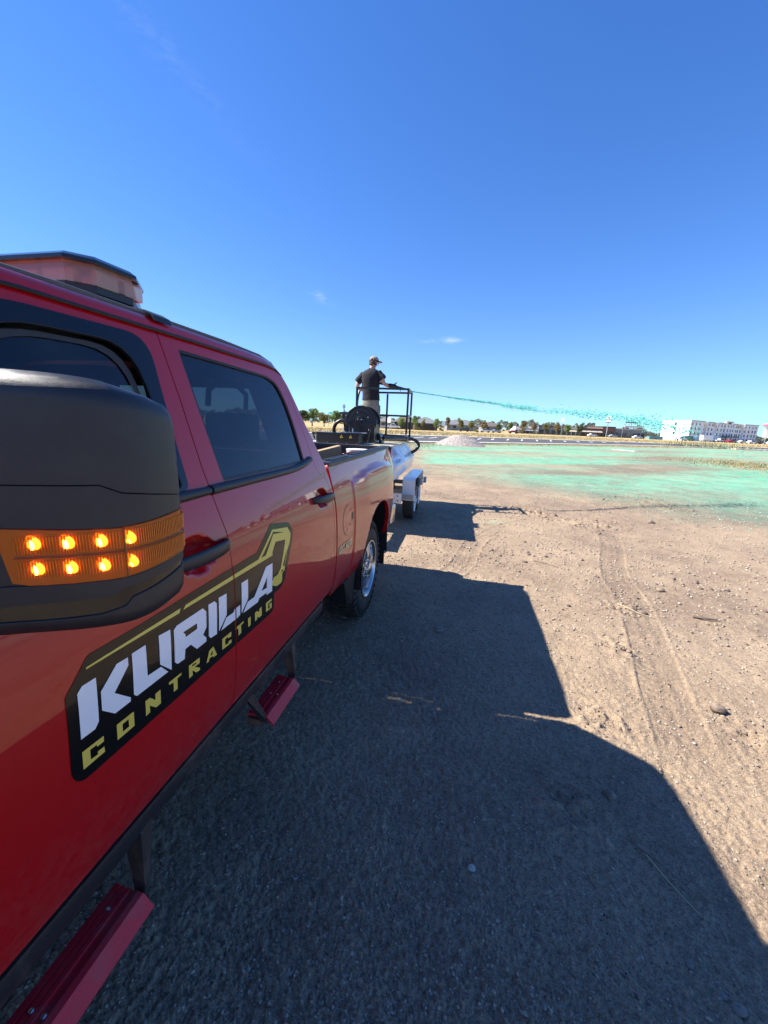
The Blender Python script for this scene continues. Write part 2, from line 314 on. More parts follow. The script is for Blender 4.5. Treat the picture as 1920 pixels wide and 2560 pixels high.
FUR = smoothline([(1.2,9.2),(2.2,9.69),(3.6,10.5),(5.4,11.1),(8.3,12.37),(11,13.4)], 6)
def ground_h(x, y, fine=None):
    x = np.asarray(x, float); y = np.asarray(y, float); fine = np.ones_like(x)*.001 if fine is None else fine
    r = np.hypot(x-CX, y-CY); z = np.zeros_like(x)
    for f, a, sd in ((.35,.030,1),(1.3,.012,2),(4.5,.008,3),(13,.0032,4),(31,.0036,5),(70,.0050,6),(150,.0040,7)):
        k = sstep(2.6, 1.3, f*fine*2) if f > 2 else 1.0
        z = z + a*(vnoise(x*f, y*f, sd)-.5)*2*k*np.where(f < 3, sstep(2, 9, r)*.8+.2, 1)
    near = r < 14
    if near.any():
        xn, yn = x[near], y[near]; dz = np.zeros_like(xn)
        for P, wd, dp, lug in ((TR1, .135, .009, .25), (TR2, .145, .010, .8)):
            sd, al, L = dist_line(xn, yn, P); e = sstep(0, .25, al)*sstep(0, .5, L-al)
            u = sd/wd; ins = sstep(1.06, .94, np.abs(u))
            g = np.cos(u*math.pi*3.5)*.42
            g = g*(1-lug*.5) + lug*.45*np.sign(np.sin(al*88+np.sign(u)*1.2+np.abs(u)*5))*(np.abs(u) < .9)
            dz += e*(-dp*ins*(.75+.6*g) + .009*np.exp(-((np.abs(u)-1.13)/.10)**2)*(.2+1.2*vnoise(xn*14, yn*14, 30)**2)*np.where(u > 0, .6, 1.2))
        
        # rough clod patches
        for (px, py, pr) in ((3.1,3.6,.1),(1.62,3.0,.14),(2.5,3.1,.2),(2.32,4.7,.18),(3.1,8.6,.6),(2.2,8.9,.4),(1.3,2.4,.14),(1.9,9.6,.5),(5.2,11.5,1.2),(2.0,3.9,.15)):
            q = np.exp(-(((xn-px)**2+(yn-py)**2)/pr**2)); dz += q*.03*(vnoise(xn*22, yn*22, 41)**2)*1.6
        z[near] = z[near]+dz
    return z
def gz(x, y): return float(ground_h(np.array([x]), np.array([y]))[0])
ang_d = np.linspace(-R(56), R(56), 800); ang_r = np.linspace(R(56), 2*math.pi-R(56), 190)[1:-1]
ang = np.concatenate([ang_d, ang_r]) + YAW + math.pi/2
rad = np.concatenate([np.geomspace(.2, .62, 16)[:-1], np.geomspace(.62, 15, 690)[:-1], np.geomspace(15, 90, 150)[:-1], np.geomspace(90, 6000, 50)])
RR, AA = np.meshgrid(rad, ang, indexing='ij')
gx = CX + RR*np.cos(AA); gy = CY + RR*np.sin(AA)
dr = np.maximum(np.gradient(rad)[:, None]*np.ones_like(AA), RR*np.gradient(ang)[None, :])
gzv = ground_h(gx, gy, dr)
gzv *= sstep(400, 120, RR)
na, nr = len(ang), len(rad)
V = np.stack([gx.ravel(), gy.ravel(), gzv.ravel()], 1)
V = np.vstack([V, [[CX, CY, 0]]])
ii = np.arange(nr-1)[:, None]; jj = np.arange(na)[None, :]; j2 = (jj+1) % na
Q = np.stack([(ii*na+jj), ((ii+1)*na+jj), ((ii+1)*na+j2), (ii*na+j2)], -1).reshape(-1, 4)
me = bpy.data.meshes.new('ground')
me.vertices.add(len(V)); me.vertices.foreach_set('co', V.ravel())
tri = np.stack([np.full(na, len(V)-1), np.arange(na), (np.arange(na)+1) % na], 1)
nl = Q.size+tri.size; me.loops.add(nl); me.loops.foreach_set('vertex_index', np.concatenate([Q.ravel(), tri.ravel()]).astype(np.int32))
npz = len(Q)+len(tri); me.polygons.add(npz)
me.polygons.foreach_set('loop_start', np.concatenate([np.arange(len(Q))*4, len(Q)*4+np.arange(len(tri))*3]).astype(np.int32))
me.polygons.foreach_set('use_smooth', np.ones(npz, bool))
me.update(calc_edges=True); me.validate()
X, Y = V[:, 0], V[:, 1]; r_ = np.hypot(X-CX, Y-CY)
# parking lot edges used for masks
NEAR = [(-60,-34),(-25,11.5),(-11,29.6),(-4.4,39.0),(2.4,46.2),(19.5,63),(33,75.0),(45.6,81.3),(70,88),(130,100)]
FARC = [(-90,-22),(-45,30),(-19.6,50.3),(-10,61.8),(3.4,73.3),(27.8,91),(44.6,102.5),(67.4,107),(100,112),(160,122)]
yn_ = np.interp(X, [p[0] for p in NEAR], [p[1] for p in NEAR]); yf_ = np.interp(X, [p[0] for p in FARC], [p[1] for p in FARC])
# hydroseed mulch: starts along a ragged front, thins towards the camera
front = np.interp(X, [-6,-2,-1,1.8,4.3,8.2,14,30], [40,22,14.6,13.2,11.6,10.6,10.2,12]) + (fbm(X, Y, .35, 4, 50)-.5)*5
seed = sstep(0, 7.5, Y-front)*.85 + sstep(-2.5, 3, Y-front)*.28
seed *= sstep(-.5, 4.0, yn_-Y-2.0+ (fbm(X, Y, .5, 3, 52)-.5)*3)
streak = fbm((X*.82+Y*.57)*.10, (Y*.82-X*.57)*1.0, .55, 4, 55)
seed *= .35 + 1.0*sstep(.32, .60, streak)
ell = lambda cx, cy, a, b, th: (((X-cx)*math.cos(th)+(Y-cy)*math.sin(th))/a)**2 + ((-(X-cx)*math.sin(th)+(Y-cy)*math.cos(th))/b)**2
bare = np.exp(-ell(15.5, 35, 13, 2.3, 1.1)) + .8*np.exp(-ell(9.5, 21.5, 6, 1.6, .75)) + .9*np.exp(-ell(4.2, 17.5, 2.6, 1.1, .3)) + .5*np.exp(-ell(21, 49, 9, 2, .9))
seed *= np.clip(1-.62*bare, 0, 1)
seed *= np.clip(1-1.3*np.exp(-ell(19.5, 31.5, 5.5, 2.0, 1.2)), 0, 1)
seed = np.maximum(seed, .8*np.exp(-ell(1.33, 8.05, .22, .12, .3))*(vnoise(X*25, Y*25, 60) > .5))
weeds = sstep(0, 3, 3.5-np.abs(yn_-Y-3.2)+(fbm(X, Y, .6, 3, 70)-.5)*4)*(1-seed)*sstep(26, 32, Y+X*.3)
weeds = np.maximum(weeds, np.exp(-ell(19.5, 31.5, 6.5, 2.6, 1.2)))
weeds = np.maximum(weeds, sstep(2, -3, X+3.5+(Y-20)*.05)*sstep(16, 24, Y)*sstep(-1, 4, yn_-Y)*(1-seed))
grass = sstep(0, 1.5, Y-yf_)
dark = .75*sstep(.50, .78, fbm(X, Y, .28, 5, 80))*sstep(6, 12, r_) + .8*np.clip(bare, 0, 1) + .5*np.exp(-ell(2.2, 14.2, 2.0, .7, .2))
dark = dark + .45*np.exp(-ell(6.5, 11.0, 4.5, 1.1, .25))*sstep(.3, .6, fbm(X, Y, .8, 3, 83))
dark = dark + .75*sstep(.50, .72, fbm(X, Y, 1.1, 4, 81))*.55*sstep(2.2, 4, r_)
for P, k in ((TR2, .35), (TR1, .15)):
    mk = r_ < 12; sd, al, L = dist_line(X[mk], Y[mk], P); dark[mk] += k*sstep(1.1, .8, np.abs(sd)/.145)*sstep(0, .4, L-al)

wash = sstep(-2.5, .8, Y-front)*sstep(9, 3.5, Y-front)*sstep(.5, 4.5, X)*(.55+.6*fbm(X, Y, .6, 4, 91))
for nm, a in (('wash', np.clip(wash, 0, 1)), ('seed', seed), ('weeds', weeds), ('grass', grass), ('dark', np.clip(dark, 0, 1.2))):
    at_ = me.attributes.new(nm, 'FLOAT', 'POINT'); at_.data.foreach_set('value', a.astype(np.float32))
gm = bpy.data.materials.new('dirt_ground'); N, L, b = nodes_of(gm)
tc = N.new('ShaderNodeTexCoord'); OC = tc.outputs['Object']
def nz(sc, det=5, ro=.6, vec=None):
    n = N.new('ShaderNodeTexNoise'); n.inputs['Scale'].default_value = sc; n.inputs['Detail'].default_value = det; n.inputs['Roughness'].default_value = ro
    L.new(vec or OC, n.inputs['Vector']); return n.outputs['Fac']
def mr(i, a, b_, c=0, d=1):
    n = N.new('ShaderNodeMapRange'); n.inputs[1].default_value = a; n.inputs[2].default_value = b_; n.inputs[3].default_value = c; n.inputs[4].default_value = d
    L.new(i, n.inputs[0]); return n.outputs[0]
def mix(f, a, b_, mode='MIX'):
    n = N.new('ShaderNodeMix'); n.data_type = 'RGBA'; n.blend_type = mode
    if isinstance(f, float): n.inputs[0].default_value = f
    else: L.new(f, n.inputs[0])
    for k, v in ((6, a), (7, b_)):
        if isinstance(v, tuple): n.inputs[k].default_value = (*v, 1)
        else: L.new(v, n.inputs[k])
    return n.outputs[2]
def attr(n_):
    a = N.new('ShaderNodeAttribute'); a.attribute_name = n_; return a.outputs['Fac']
def mul(a, b_, op='MULTIPLY'):
    n = N.new('ShaderNodeMath'); n.operation = op; n.use_clamp = (op != 'ADD')
    for k, v in ((0, a), (1, b_)):
        if isinstance(v, float): n.inputs[k].default_value = v
        else: L.new(v, n.inputs[k])
    return n.outputs[0]
c = mix(mr(nz(1.1, 6), .35, .65), (.290, .200, .116), (.398, .287, .172))
c = mix(mr(nz(45, 6, .8), .40, .60), mix(.75, c, (.13, .092, .066)), c)
c = mix(mr(nz(150, 3, .7), .42, .62), c, mix(.5, c, (.50, .41, .31)))
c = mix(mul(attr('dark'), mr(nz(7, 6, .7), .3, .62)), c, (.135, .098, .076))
c = mix(mul(mr(nz(.45, 8, .8), .48, .62), .60), c, (.165, .118, .085))
c = mix(mul(mr(nz(3.2, 8, .85), .50, .66), .32), c, (.15, .105, .075))
vo = N.new('ShaderNodeTexVoronoi'); vo.inputs['Scale'].default_value = 85; L.new(OC, vo.inputs['Vector'])
spk = mul(mr(vo.outputs['Distance'], .22, .12), mr(nz(9, 3), .5, .62))
c = mix(mul(mr(nz(85, 4, .85), .54, .62), .40), c, (.10, .070, .052))
c = mix(mul(spk, .8), c, (.52, .45, .36))
vo2 = N.new('ShaderNodeTexVoronoi'); vo2.inputs['Scale'].default_value = 46; L.new(OC, vo2.inputs['Vector'])
c = mix(mul(mr(vo2.outputs['Distance'], .20, .10), mr(nz(5, 3), .48, .6)), c, (.06, .045, .035))
# weeds and dry grass
gcol = mix(mr(nz(.25, 6, .7), .35, .65), (.34, .255, .115), (.46, .35, .17))
gcol = mix(mr(nz(.8, 6, .8), .50, .75), gcol, (.19, .165, .07))
wcol = mix(mr(nz(3, 6, .8), .4, .6), (.20, .17, .075), (.38, .30, .17))
c = mix(mul(attr('weeds'), mr(nz(2.2, 5, .7), .32, .55)), c, wcol)
c = mix(attr('grass'), c, gcol)
c = mix(mul(attr('wash'), mr(nz(1.7, 7, .8), .30, .62)), c, (.105, .150, .115))
# mulch
sg = mix(mr(nz(.16, 5, .7), .36, .62), mix(mr(nz(1.3, 7, .8), .36, .62), (.035, .30, .185), (.12, .42, .27)), mix(mr(nz(1.9, 7, .8), .40, .60), (.11, .33, .21), (.23, .46, .32)))
sa = attr('seed')
br = mul(mul(sa, mr(nz(1.1, 10, .9), .40, .61, .04, 1.25)), mr(nz(30, 5, .85), .36, .58, .45, 1.15), 'MULTIPLY')
fl = mul(sa, mr(nz(130, 3, .8), .50, .62)); br2 = mul(mul(br, .86), mul(fl, .25), 'ADD')
c = mix(br2, c, sg)
L.new(c, b.inputs['Base Color']); b.inputs['Roughness'].default_value = .95; b.inputs['Specular IOR Level'].default_value = .15
hgt = mul(mul(nz(60, 4, .7), .6), mul(nz(170, 3, .8), .5), 'ADD')
bp = N.new('ShaderNodeBump'); bp.inputs['Distance'].default_value = .011; bp.inputs['Strength'].default_value = .9; L.new(hgt, bp.inputs['Height']); L.new(bp.outputs[0], b.inputs['Normal'])
me.materials.append(gm)
tag(link('ground', me), kind='structure')

# loose stones and grit, one uncountable layer
def stones(name, Nn, sampler, matl, smin, smax, flat=.7, seed=3, power=3.0, kindlabel=None):
    rs = np.random.RandomState(seed)
    t = (1+5**.5)/2
    ico = np.array([(-1,t,0),(1,t,0),(-1,-t,0),(1,-t,0),(0,-1,t),(0,1,t),(0,-1,-t),(0,1,-t),(t,0,-1),(t,0,1),(-t,0,-1),(-t,0,1)], float)/1.9
    fc = np.array([(0,11,5),(0,5,1),(0,1,7),(0,7,10),(0,10,11),(1,5,9),(5,11,4),(11,10,2),(10,7,6),(7,1,8),(3,9,4),(3,4,2),(3,2,6),(3,6,8),(3,8,9),(4,9,5),(2,4,11),(6,2,10),(8,6,7),(9,8,1)])
    x, y = sampler(rs, Nn); s = smin + (smax-smin)*rs.rand(Nn)**power
    s *= np.clip(np.hypot(x-CX, y-CY)/2.5, .7, 2.2)
    z = ground_h(x, y) + s*.18
    Vv = ico[None]*(1+(rs.rand(Nn, 12, 1)-.5)*.55)
    sc = np.stack([.7+.6*rs.rand(Nn), .7+.6*rs.rand(Nn), flat*(.6+.5*rs.rand(Nn))], 1)
    Vv = Vv*sc[:, None, :]*s[:, None, None]; a = rs.rand(Nn)*6.28; ca, sa_ = np.cos(a)[:, None], np.sin(a)[:, None]
    Vx = Vv[..., 0]*ca-Vv[..., 1]*sa_; Vy = Vv[..., 0]*sa_+Vv[..., 1]*ca
    P = np.stack([Vx+x[:, None], Vy+y[:, None], Vv[..., 2]+z[:, None]], -1).reshape(-1, 3)
    Fc = (fc[None]+np.arange(Nn)[:, None, None]*12).reshape(-1, 3)
    me = bpy.data.meshes.new(name); me.vertices.add(len(P)); me.vertices.foreach_set('co', P.ravel())
    me.loops.add(Fc.size); me.loops.foreach_set('vertex_index', Fc.ravel().astype(np.int32)); me.polygons.add(len(Fc))
    me.polygons.foreach_set('loop_start', (np.arange(len(Fc))*3).astype(np.int32)); me.update(calc_edges=True)
    me.materials.append(matl); o = link(name, me); return o
def sect(r0, r1, pw=1.6):
    def f(rs, n):
        r = r0+(r1-r0)*rs.rand(n)**pw; a = YAW+math.pi/2+R(54)*(2*rs.rand(n)-1); return CX+r*np.cos(a), CY+r*np.sin(a)
    return f
def stone_mat(name, c1, c2, sc):
    mt = bpy.data.materials.new(name); N, L, b = nodes_of(mt); g = N.new('ShaderNodeTexCoord'); n = N.new('ShaderNodeTexNoise'); n.inputs['Scale'].default_value = sc; n.inputs['Detail'].default_value = 2
    r = N.new('ShaderNodeValToRGB'); r.color_ramp.elements[0].position = .35; r.color_ramp.elements[0].color = (*c1, 1); r.color_ramp.elements[1].position = .68; r.color_ramp.elements[1].color = (*c2, 1)
    L.new(g.outputs['Object'], n.inputs['Vector']); L.new(n.outputs['Fac'], r.inputs[0]); L.new(r.outputs[0], b.inputs['Base Color']); b.inputs['Roughness'].default_value = .9; return mt
M['grit'] = stone_mat('grit_stone', (.13, .095, .07), (.44, .37, .29), 60)
M['pale'] = stone_mat('pale_pebble', (.24, .20, .17), (.50, .45, .39), 25)
tag(stones('gravel', 46000, sect(.62, 11, 1.75), M['grit'], .0022, .0085), label='fine brown grit scattered over the dirt', cat='gravel', kind='stuff')
tag(stones('pebbles', 1300, sect(.65, 10, 1.3), M['pale'], .003, .009, seed=9, power=4), label='loose pale pebbles scattered over the dirt', cat='gravel', kind='stuff')
def clodpos(rs, n):
    C_ = [(1.62,3.0,.10),(2.5,3.15,.16),(2.34,4.7,.16),(3.1,8.5,.5),(2.2,8.9,.35),(1.28,2.4,.08),(5.2,11.5,1.0),(1.6,6.3,.5),(3.7,5.6,.5),(3.0,5.0,.9),(2.0,3.9,.12),(2.55,2.9,.12),(3.4,4.0,.5)]
    k = rs.randint(0, len(C_), n); c = np.array(C_)[k]; return c[:, 0]+rs.randn(n)*c[:, 2]*.6, c[:, 1]+rs.randn(n)*c[:, 2]*.6
M['clod'] = stone_mat('dark_clod', (.10, .072, .055), (.27, .20, .145), 20)
tag(stones('dirt_clods', 800, clodpos, M['clod'], .003, .016, seed=12, power=3), label='dark crumbled dirt clods beside the tyre tracks', cat='dirt clods', kind='stuff')
def flakepos(rs, n):
    x = rs.uniform(-1, 14, n); y = np.interp(x, [-1,1.8,4.3,8.2,14], [14.5,12,9.5,8.5,8])+rs.rand(n)**1.3*7; return x, y
M['mulch'] = mat('green_mulch', (.10, .42, .30), .9, var=.4, vscale=6)
M['mulch_pale'] = mat('pale_mulch_flake', (.26, .42, .31), .9, var=.4, vscale=6)
tag(stones('mulch_flakes', 3500, flakepos, M['mulch_pale'], .003, .008, seed=15), label='pale green mulch flakes strewn over the dirt', cat='mulch', kind='stuff')

# ------------------------------------------------------------------ body panels of the truck
ZK = [.40,.60,.67,.72,.80,.95,1.05,1.15,1.22,1.29,1.36,1.44,1.87,1.93]
SL = [.35,.35,.30,.18,.08,.00,-.03,-.09,-.175,-.25,-.295,-.30,-.285,-.45]
_z = np.linspace(.4, 2.0, 1601); _x = np.cumsum(np.interp(_z, ZK, SL))*.001
_x = np.convolve(np.pad(_x, 12, mode='edge'), np.ones(25)/25, 'valid'); _x -= np.interp(1.05, _z, _x)
_x[:13] = _x[13]-(_z[13]-_z[:13])*.35; 
def S_(y, z):
    x = np.interp(z, _z, _x)
    for (hy, hz) in ((2.705, 1.262), (1.735, 1.268)):
        e = ((y-hy)/.085)**2+((z-hz)/.052)**2; x = x-.026*sstep(1.0, .35, e)
    # squared flare round the rear wheel
    a = (.38*sstep(3.212, 3.236, y)+.62*sstep(3.236, 3.62, y))*sstep(4.62, 4.56, y); top = 1.285+.045*np.sin(np.clip((y-3.25)/1.3, 0, 1)*math.pi)
    x = x + .026*a*sstep(top+.012, top-.022, z)*np.where(y > 3, 1, 0)
    a2 = sstep(-.70, -.66, y)*sstep(.62, .58, y)*sstep(1.16, 1.12, z); x = x+.024*a2
    x = x - .055*np.clip((y-4.15)/.75, 0, 2)**2
    x = x - .10*np.clip((-.35-y)/.7, 0, 3)**2
    return x
def Nrm(y, z):
    h = .004; sy = (S_(y+h, z)-S_(y-h, z))/(2*h); sz = (S_(y, z+h)-S_(y, z-h))/(2*h)
    n = np.stack([np.ones_like(sy), -sy, -sz], -1); return n/np.linalg.norm(n, axis=-1, keepdims=True)
def inpoly(P, x, y):
    c = np.zeros(len(x), bool); n = len(P)
    for i in range(n):
        x0, y0 = P[i]; x1, y1 = P[(i+1) % n]
        if y0 == y1: continue
        k = ((y0 > y) != (y1 > y)) & (x < (x1-x0)*(y-y0)/(y1-y0)+x0); c ^= k
    return c
def pdist(P, x, y):
    d = np.full(len(x), 1e9)
    for i in range(len(P)):
        (ax, ay), (bx, by) = P[i], P[(i+1) % len(P)]; dx, dy = bx-ax, by-ay; L = dx*dx+dy*dy+1e-12
        t = np.clip(((x-ax)*dx+(y-ay)*dy)/L, 0, 1); d = np.minimum(d, np.hypot(x-ax-t*dx, y-ay-t*dy))
    return d
def fillet(P, r, n=5):
    out = []; L = len(P)
    for i in range(L):
        p = Vector(P[i]); a = Vector(P[i-1])-p; b = Vector(P[(i+1) % L])-p
        rr = r[i] if isinstance(r, (list, tuple)) else r
        rr = min(rr, a.length*.45, b.length*.45)
        if rr < 1e-4: out.append(tuple(p)); continue
        s = p+a.normalized()*rr; e = p+b.normalized()*rr
        for k in range(n+1):
            t = k/n; out.append(tuple(s*(1-t)**2+p*2*t*(1-t)+e*t*t))
    return out
def resample(P, g):
    o = []
    for i in range(len(P)):
        a = Vector(P[i]); b = Vector(P[(i+1) % len(P)]); n = max(1, int((b-a).length/g+.5))
        for k in range(n): o.append(tuple(a.lerp(b, k/n)))
    return o
def area(P): return .5*sum(P[i][0]*P[(i+1) % len(P)][1]-P[(i+1) % len(P)][0]*P[i][1] for i in range(len(P)))
def sheet(outline, holes, g, cuts=()):
    """triangulate outline minus holes (and cuts) with interior grid points"""
    O = resample(outline, g); H = [resample(h, g) for h in holes]
    xs = [p[0] for p in O]; ys = [p[1] for p in O]
    gx_, gy_ = np.meshgrid(np.arange(min(xs), max(xs), g), np.arange(min(ys), max(ys), g)); gx_ = gx_.ravel(); gy_ = gy_.ravel()
    ok = inpoly(O, gx_, gy_) & (pdist(O, gx_, gy_) > g*.45)
    for h in H: ok &= ~inpoly(h, gx_, gy_) & (pdist(h, gx_, gy_) > g*.45)
    C_ = [resample(c_, g) for c_ in cuts]
    for h in C_: ok &= (pdist(h, gx_, gy_) > g*.3)
    vs = []; ed = []
    for lp in [O]+H+C_:
        n0 = len(vs); vs += lp; ed += [(n0+i, n0+(i+1) % len(lp)) for i in range(len(lp))]
    vs += list(zip(gx_[ok], gy_[ok]))
    r = delaunay_2d_cdt([Vector(v) for v in vs], ed, [], 0, 1e-6)
    P = np.array([(v.x, v.y) for v in r[0]]); F = np.array([f for f in r[2] if len(f) == 3])
    c = P[F].mean(1); k = inpoly(O, c[:, 0], c[:, 1])
    for h in H: k &= ~inpoly(h, c[:, 0], c[:, 1])
    for h in C_: k &= ~inpoly(h, c[:, 0], c[:, 1])
    F = F[k]
    a = P[F]; cr = (a[:, 1, 0]-a[:, 0, 0])*(a[:, 2, 1]-a[:, 0, 1])-(a[:, 1, 1]-a[:, 0, 1])*(a[:, 2, 0]-a[:, 0, 0])
    F[cr < 0] = F[cr < 0][:, ::-1]
    used = np.unique(F); mp_ = -np.ones(len(P), int); mp_[used] = np.arange(len(used)); P = P[used]; F = mp_[F]
    return P, F, O, H
def surf(name, outline, holes, mt, parent=None, f=None, g=.02, depth=.03, off=0, cuts=(), mirror=False):
    """curved panel: f(u,v,off)->(xyz, normal)"""
    P, F, O, H = sheet(outline, holes, g, cuts)
    f = f or (lambda u, v, o: (np.stack([S_(u, v)+o, u, v], -1), Nrm(u, v)))
    X3, NN = f(P[:, 0], P[:, 1], off)
    Vv = [X3]; Nn = [NN]; Ff = [list(map(int, t)) for t in F]; base = len(P)
    if depth:
        for k, lp in enumerate([O]+H):
            lp = np.array(lp); nx = np.roll(lp, -1, 0)-np.roll(lp, 1, 0); nx /= np.linalg.norm(nx, axis=1, keepdims=True)+1e-9
            on = np.stack([nx[:, 1], -nx[:, 0]], 1)*np.sign(area(lp.tolist()))*(1 if k == 0 else -1)
            A, An = f(lp[:, 0], lp[:, 1], off); eps = 1e-3
            B, _ = f(lp[:, 0]+on[:, 0]*eps, lp[:, 1]+on[:, 1]*eps, off); od = B-A; od /= np.linalg.norm(od, axis=1, keepdims=True)+1e-9
            rings = [(A, An), (A-An*.0025+od*.0012, od), (A-An*depth, od)]
            n0 = base; L_ = len(lp)
            for a_, b_ in rings: Vv.append(a_); Nn.append(b_); base += L_
            s = np.sign(area(lp.tolist()))*(1 if k == 0 else -1)
            for rr in range(2):
                for i in range(L_):
                    j = (i+1) % L_; q = [n0+rr*L_+i, n0+(rr+1)*L_+i, n0+(rr+1)*L_+j, n0+rr*L_+j]
                    Ff.append(q if s > 0 else q[::-1])
    Vv = np.vstack(Vv); Nn = np.vstack(Nn)
    if mirror: Vv = Vv*[-1, 1, 1]+[-2.0, 0, 0]; Nn = Nn*[-1, 1, 1]; Ff = [q[::-1] for q in Ff]
    me = bpy.data.meshes.new(name); me.from_pydata(Vv.tolist(), [], Ff); me.materials.append(mt)
    me.polygons.foreach_set('use_smooth', [True]*len(me.polygons)); me.update()
    try: me.normals_split_custom_set_from_vertices([tuple(n) for n in Nn])
    except Exception as e: print('normals', e)
    return link(name, me, parent)

M['cream'] = mat('cream_gold_vinyl', (.78,.68,.36), .3)
M['grey_trim'] = mat('grey_trim', (.045,.048,.052), .7)
TK = empty('pickup_truck', (-1.0, 1.95, 0), 'red crew cab pickup truck with a black and gold company decal along its doors', 'pickup truck')
seam = [(1.849,1.893),(1.861,1.70),(1.862,1.50),(1.872,1.38),(1.882,1.29),(1.868,1.16),(1.857,1.0),(1.853,.675)]
sf = [(y-.0028, z) for y, z in seam]; sr = [(y+.0028, z) for y, z in seam]
fd = sf + [(.90,.675),(.88,.80),(.86,1.20),(.80,1.42),(1.30,1.893)]
fwin = fillet([(.93,1.455),(1.40,1.858),(1.796,1.864),(1.778,1.60),(1.772,1.455)], [.02,.09,.07,.3,.02])
front_door = surf('front_door', fd, [fwin], M['red'], TK, g=.016)
rseam = [(2.50,1.888),(2.575,1.85),(2.622,1.79),(2.648,1.732),(2.684,1.587),(2.703,1.49),(2.712,1.43),(2.745,1.385),(2.815,1.345),(2.838,1.28),(2.84,1.1),(2.84,.675)]
rs_ = [(y-.0025, z) for y, z in rseam]
rwin = fillet([(1.944,1.452),(1.918,1.857),(2.15,1.853),(2.45,1.845),(2.53,1.822),(2.572,1.752),(2.596,1.649),(2.603,1.462),(2.415,1.454)], [.01,.012,.2,.2,.06,.06,.2,.015,.2])
rear_door = surf('rear_door', sr[::-1]+rs_, [rwin], M['red'], TK, g=.014)
cp = [(y+.0025, z) for y, z in rseam] + [(2.868,.675),(2.868,1.22),(2.862,1.33),(2.845,1.42),(2.80,1.51),(2.74,1.62),(2.70,1.70),(2.668,1.765),(2.64,1.815),(2.605,1.858),(2.565,1.882),(2.52,1.890)]
surf('rear_pillar', cp, [], M['red'], TK, g=.02, depth=.10)
# bed side with wheel opening and fuel door
def arch(cy, cz, a, b, n=2.5, z0=.5, k=26):
    o = []
    for i in range(k+1):
        t = math.pi*i/k; c_, s_ = math.cos(t), math.sin(t)
        o.append((cy-a*math.copysign(abs(c_)**(2/n), c_), cz+b*abs(s_)**(2/n)))
    return o
ar = arch(3.93, .42, .485, .60)
bo = [(2.888,1.418),(2.888,.62),(3.38,.58),(3.435,.575)] + [p for p in ar if p[1] > .575] + [(4.425,.575),(4.80,.60),(4.89,.66),(4.90,1.0),(4.895,1.418)]
bed_side = surf('bed_side', bo, [], M['red'], TK, g=.02, depth=.035)
fc = [(3.085+.098*math.cos(t), 1.056+.098*math.sin(t)) for t in np.linspace(0, 2*math.pi, 36, endpoint=False)]
def ring2(P, k): 
    c_ = np.mean(P, 0); return [tuple(c_+(np.array(p)-c_)*k) for p in P]
fo = surf('fuel_door', ring2(fc, .975), [], M['red'], TK, g=.02, depth=.0, off=.0016)
gm_ = surf('gap', fc, [ring2(fc, .972)], M['rubber'], fo, g=.02, depth=0, off=.0009)
surf('finger_notch', fillet([(3.165,1.085),(3.20,1.085),(3.20,1.045),(3.165,1.035)], .008), [], M['rubber'], fo, g=.01, depth=0, off=.0028)
MB().ball((S_(3.12, 1.03)+.001, 3.12, 1.02), (.003,.007,.012)).build('keyhole', M['rubber'], fo, smooth=True)
# front fender
fo_ = [(.862,1.24),(.872,.80),(.885,.66),(.56,.60)] + [p for p in arch(.0, .42, .50, .60)[::-1] if p[1] > .60] + [(-.52,.60),(-.80,.62),(-.86,1.0),(-.80,1.20),(-.3,1.285),(.3,1.33),(.72,1.37),(.795,1.40)]
surf('front_fender', fo_[::-1], [], M['red'], TK, g=.025, depth=.05)
# passenger side copies of the panels
for o in list(TK.children):
    if o.name in ('front_door', 'rear_door', 'rear_pillar', 'bed_side', 'front_fender'):
        me = o.data.copy(); n = len(me.vertices); co = np.zeros(n*3); me.vertices.foreach_get('co', co); co = co.reshape(-1, 3)*[-1, 1, 1]+[-2.0, 0, 0]
        me.vertices.foreach_set('co', co.ravel()); bm = bmesh.new(); bm.from_mesh(me); bmesh.ops.reverse_faces(bm, faces=bm.faces); bm.to_mesh(me); bm.free()
        if me.attributes.get('custom_normal'): me.attributes.remove(me.attributes['custom_normal'])
        link(o.name, me, TK)
def both(fn):
    fn(1); fn(-1)
def mx_(x, s): return x if s > 0 else -2.0-x
# door glass, seals, belt mouldings
def gl(outline, nm, mt, par, off): return surf(nm, outline, [], mt, par, g=.05, depth=0, off=off)
def inset(P, d):
    P = np.array(P); nx = np.roll(P, -1, 0)-np.roll(P, 1, 0); nx /= np.linalg.norm(nx, axis=1, keepdims=True)+1e-9
    s = np.sign(area(P.tolist())); return (P+np.stack([-nx[:, 1], nx[:, 0]], 1)*d*s).tolist()
gf = gl(fwin, 'window_glass', M['glass'], front_door, -.022)
surf('window_seal', inset(fwin, -.002), [inset(fwin, .022)], M['rubber'], front_door, g=.03, depth=.02, off=-.006)
surf('rain_visor', inset(fwin, -.004), [fillet([(.97,1.458),(1.42,1.826),(1.735,1.836),(1.752,1.62),(1.752,1.458)], [.02,.09,.16,.3,.02])], M['plastic_gloss'], front_door, g=.03, depth=.012, off=.006)
surf('visor_trim', fillet([(.99,1.458),(1.43,1.815),(1.725,1.824),(1.744,1.62),(1.744,1.458)], [.02,.09,.16,.3,.02]), [fillet([(1.0,1.458),(1.44,1.805),(1.707,1.812),(1.729,1.60),(1.729,1.458)], [.02,.1,.18,.3,.02])], M['grey_trim'], front_door, g=.03, depth=.0, off=-.018)
gr = gl(rwin, 'window_glass', M['privacy'], rear_door, -.010)
surf('window_seal', inset(rwin, -.001), [inset(rwin, .0085)], M['rubber'], rear_door, g=.03, depth=.01, off=-.002)
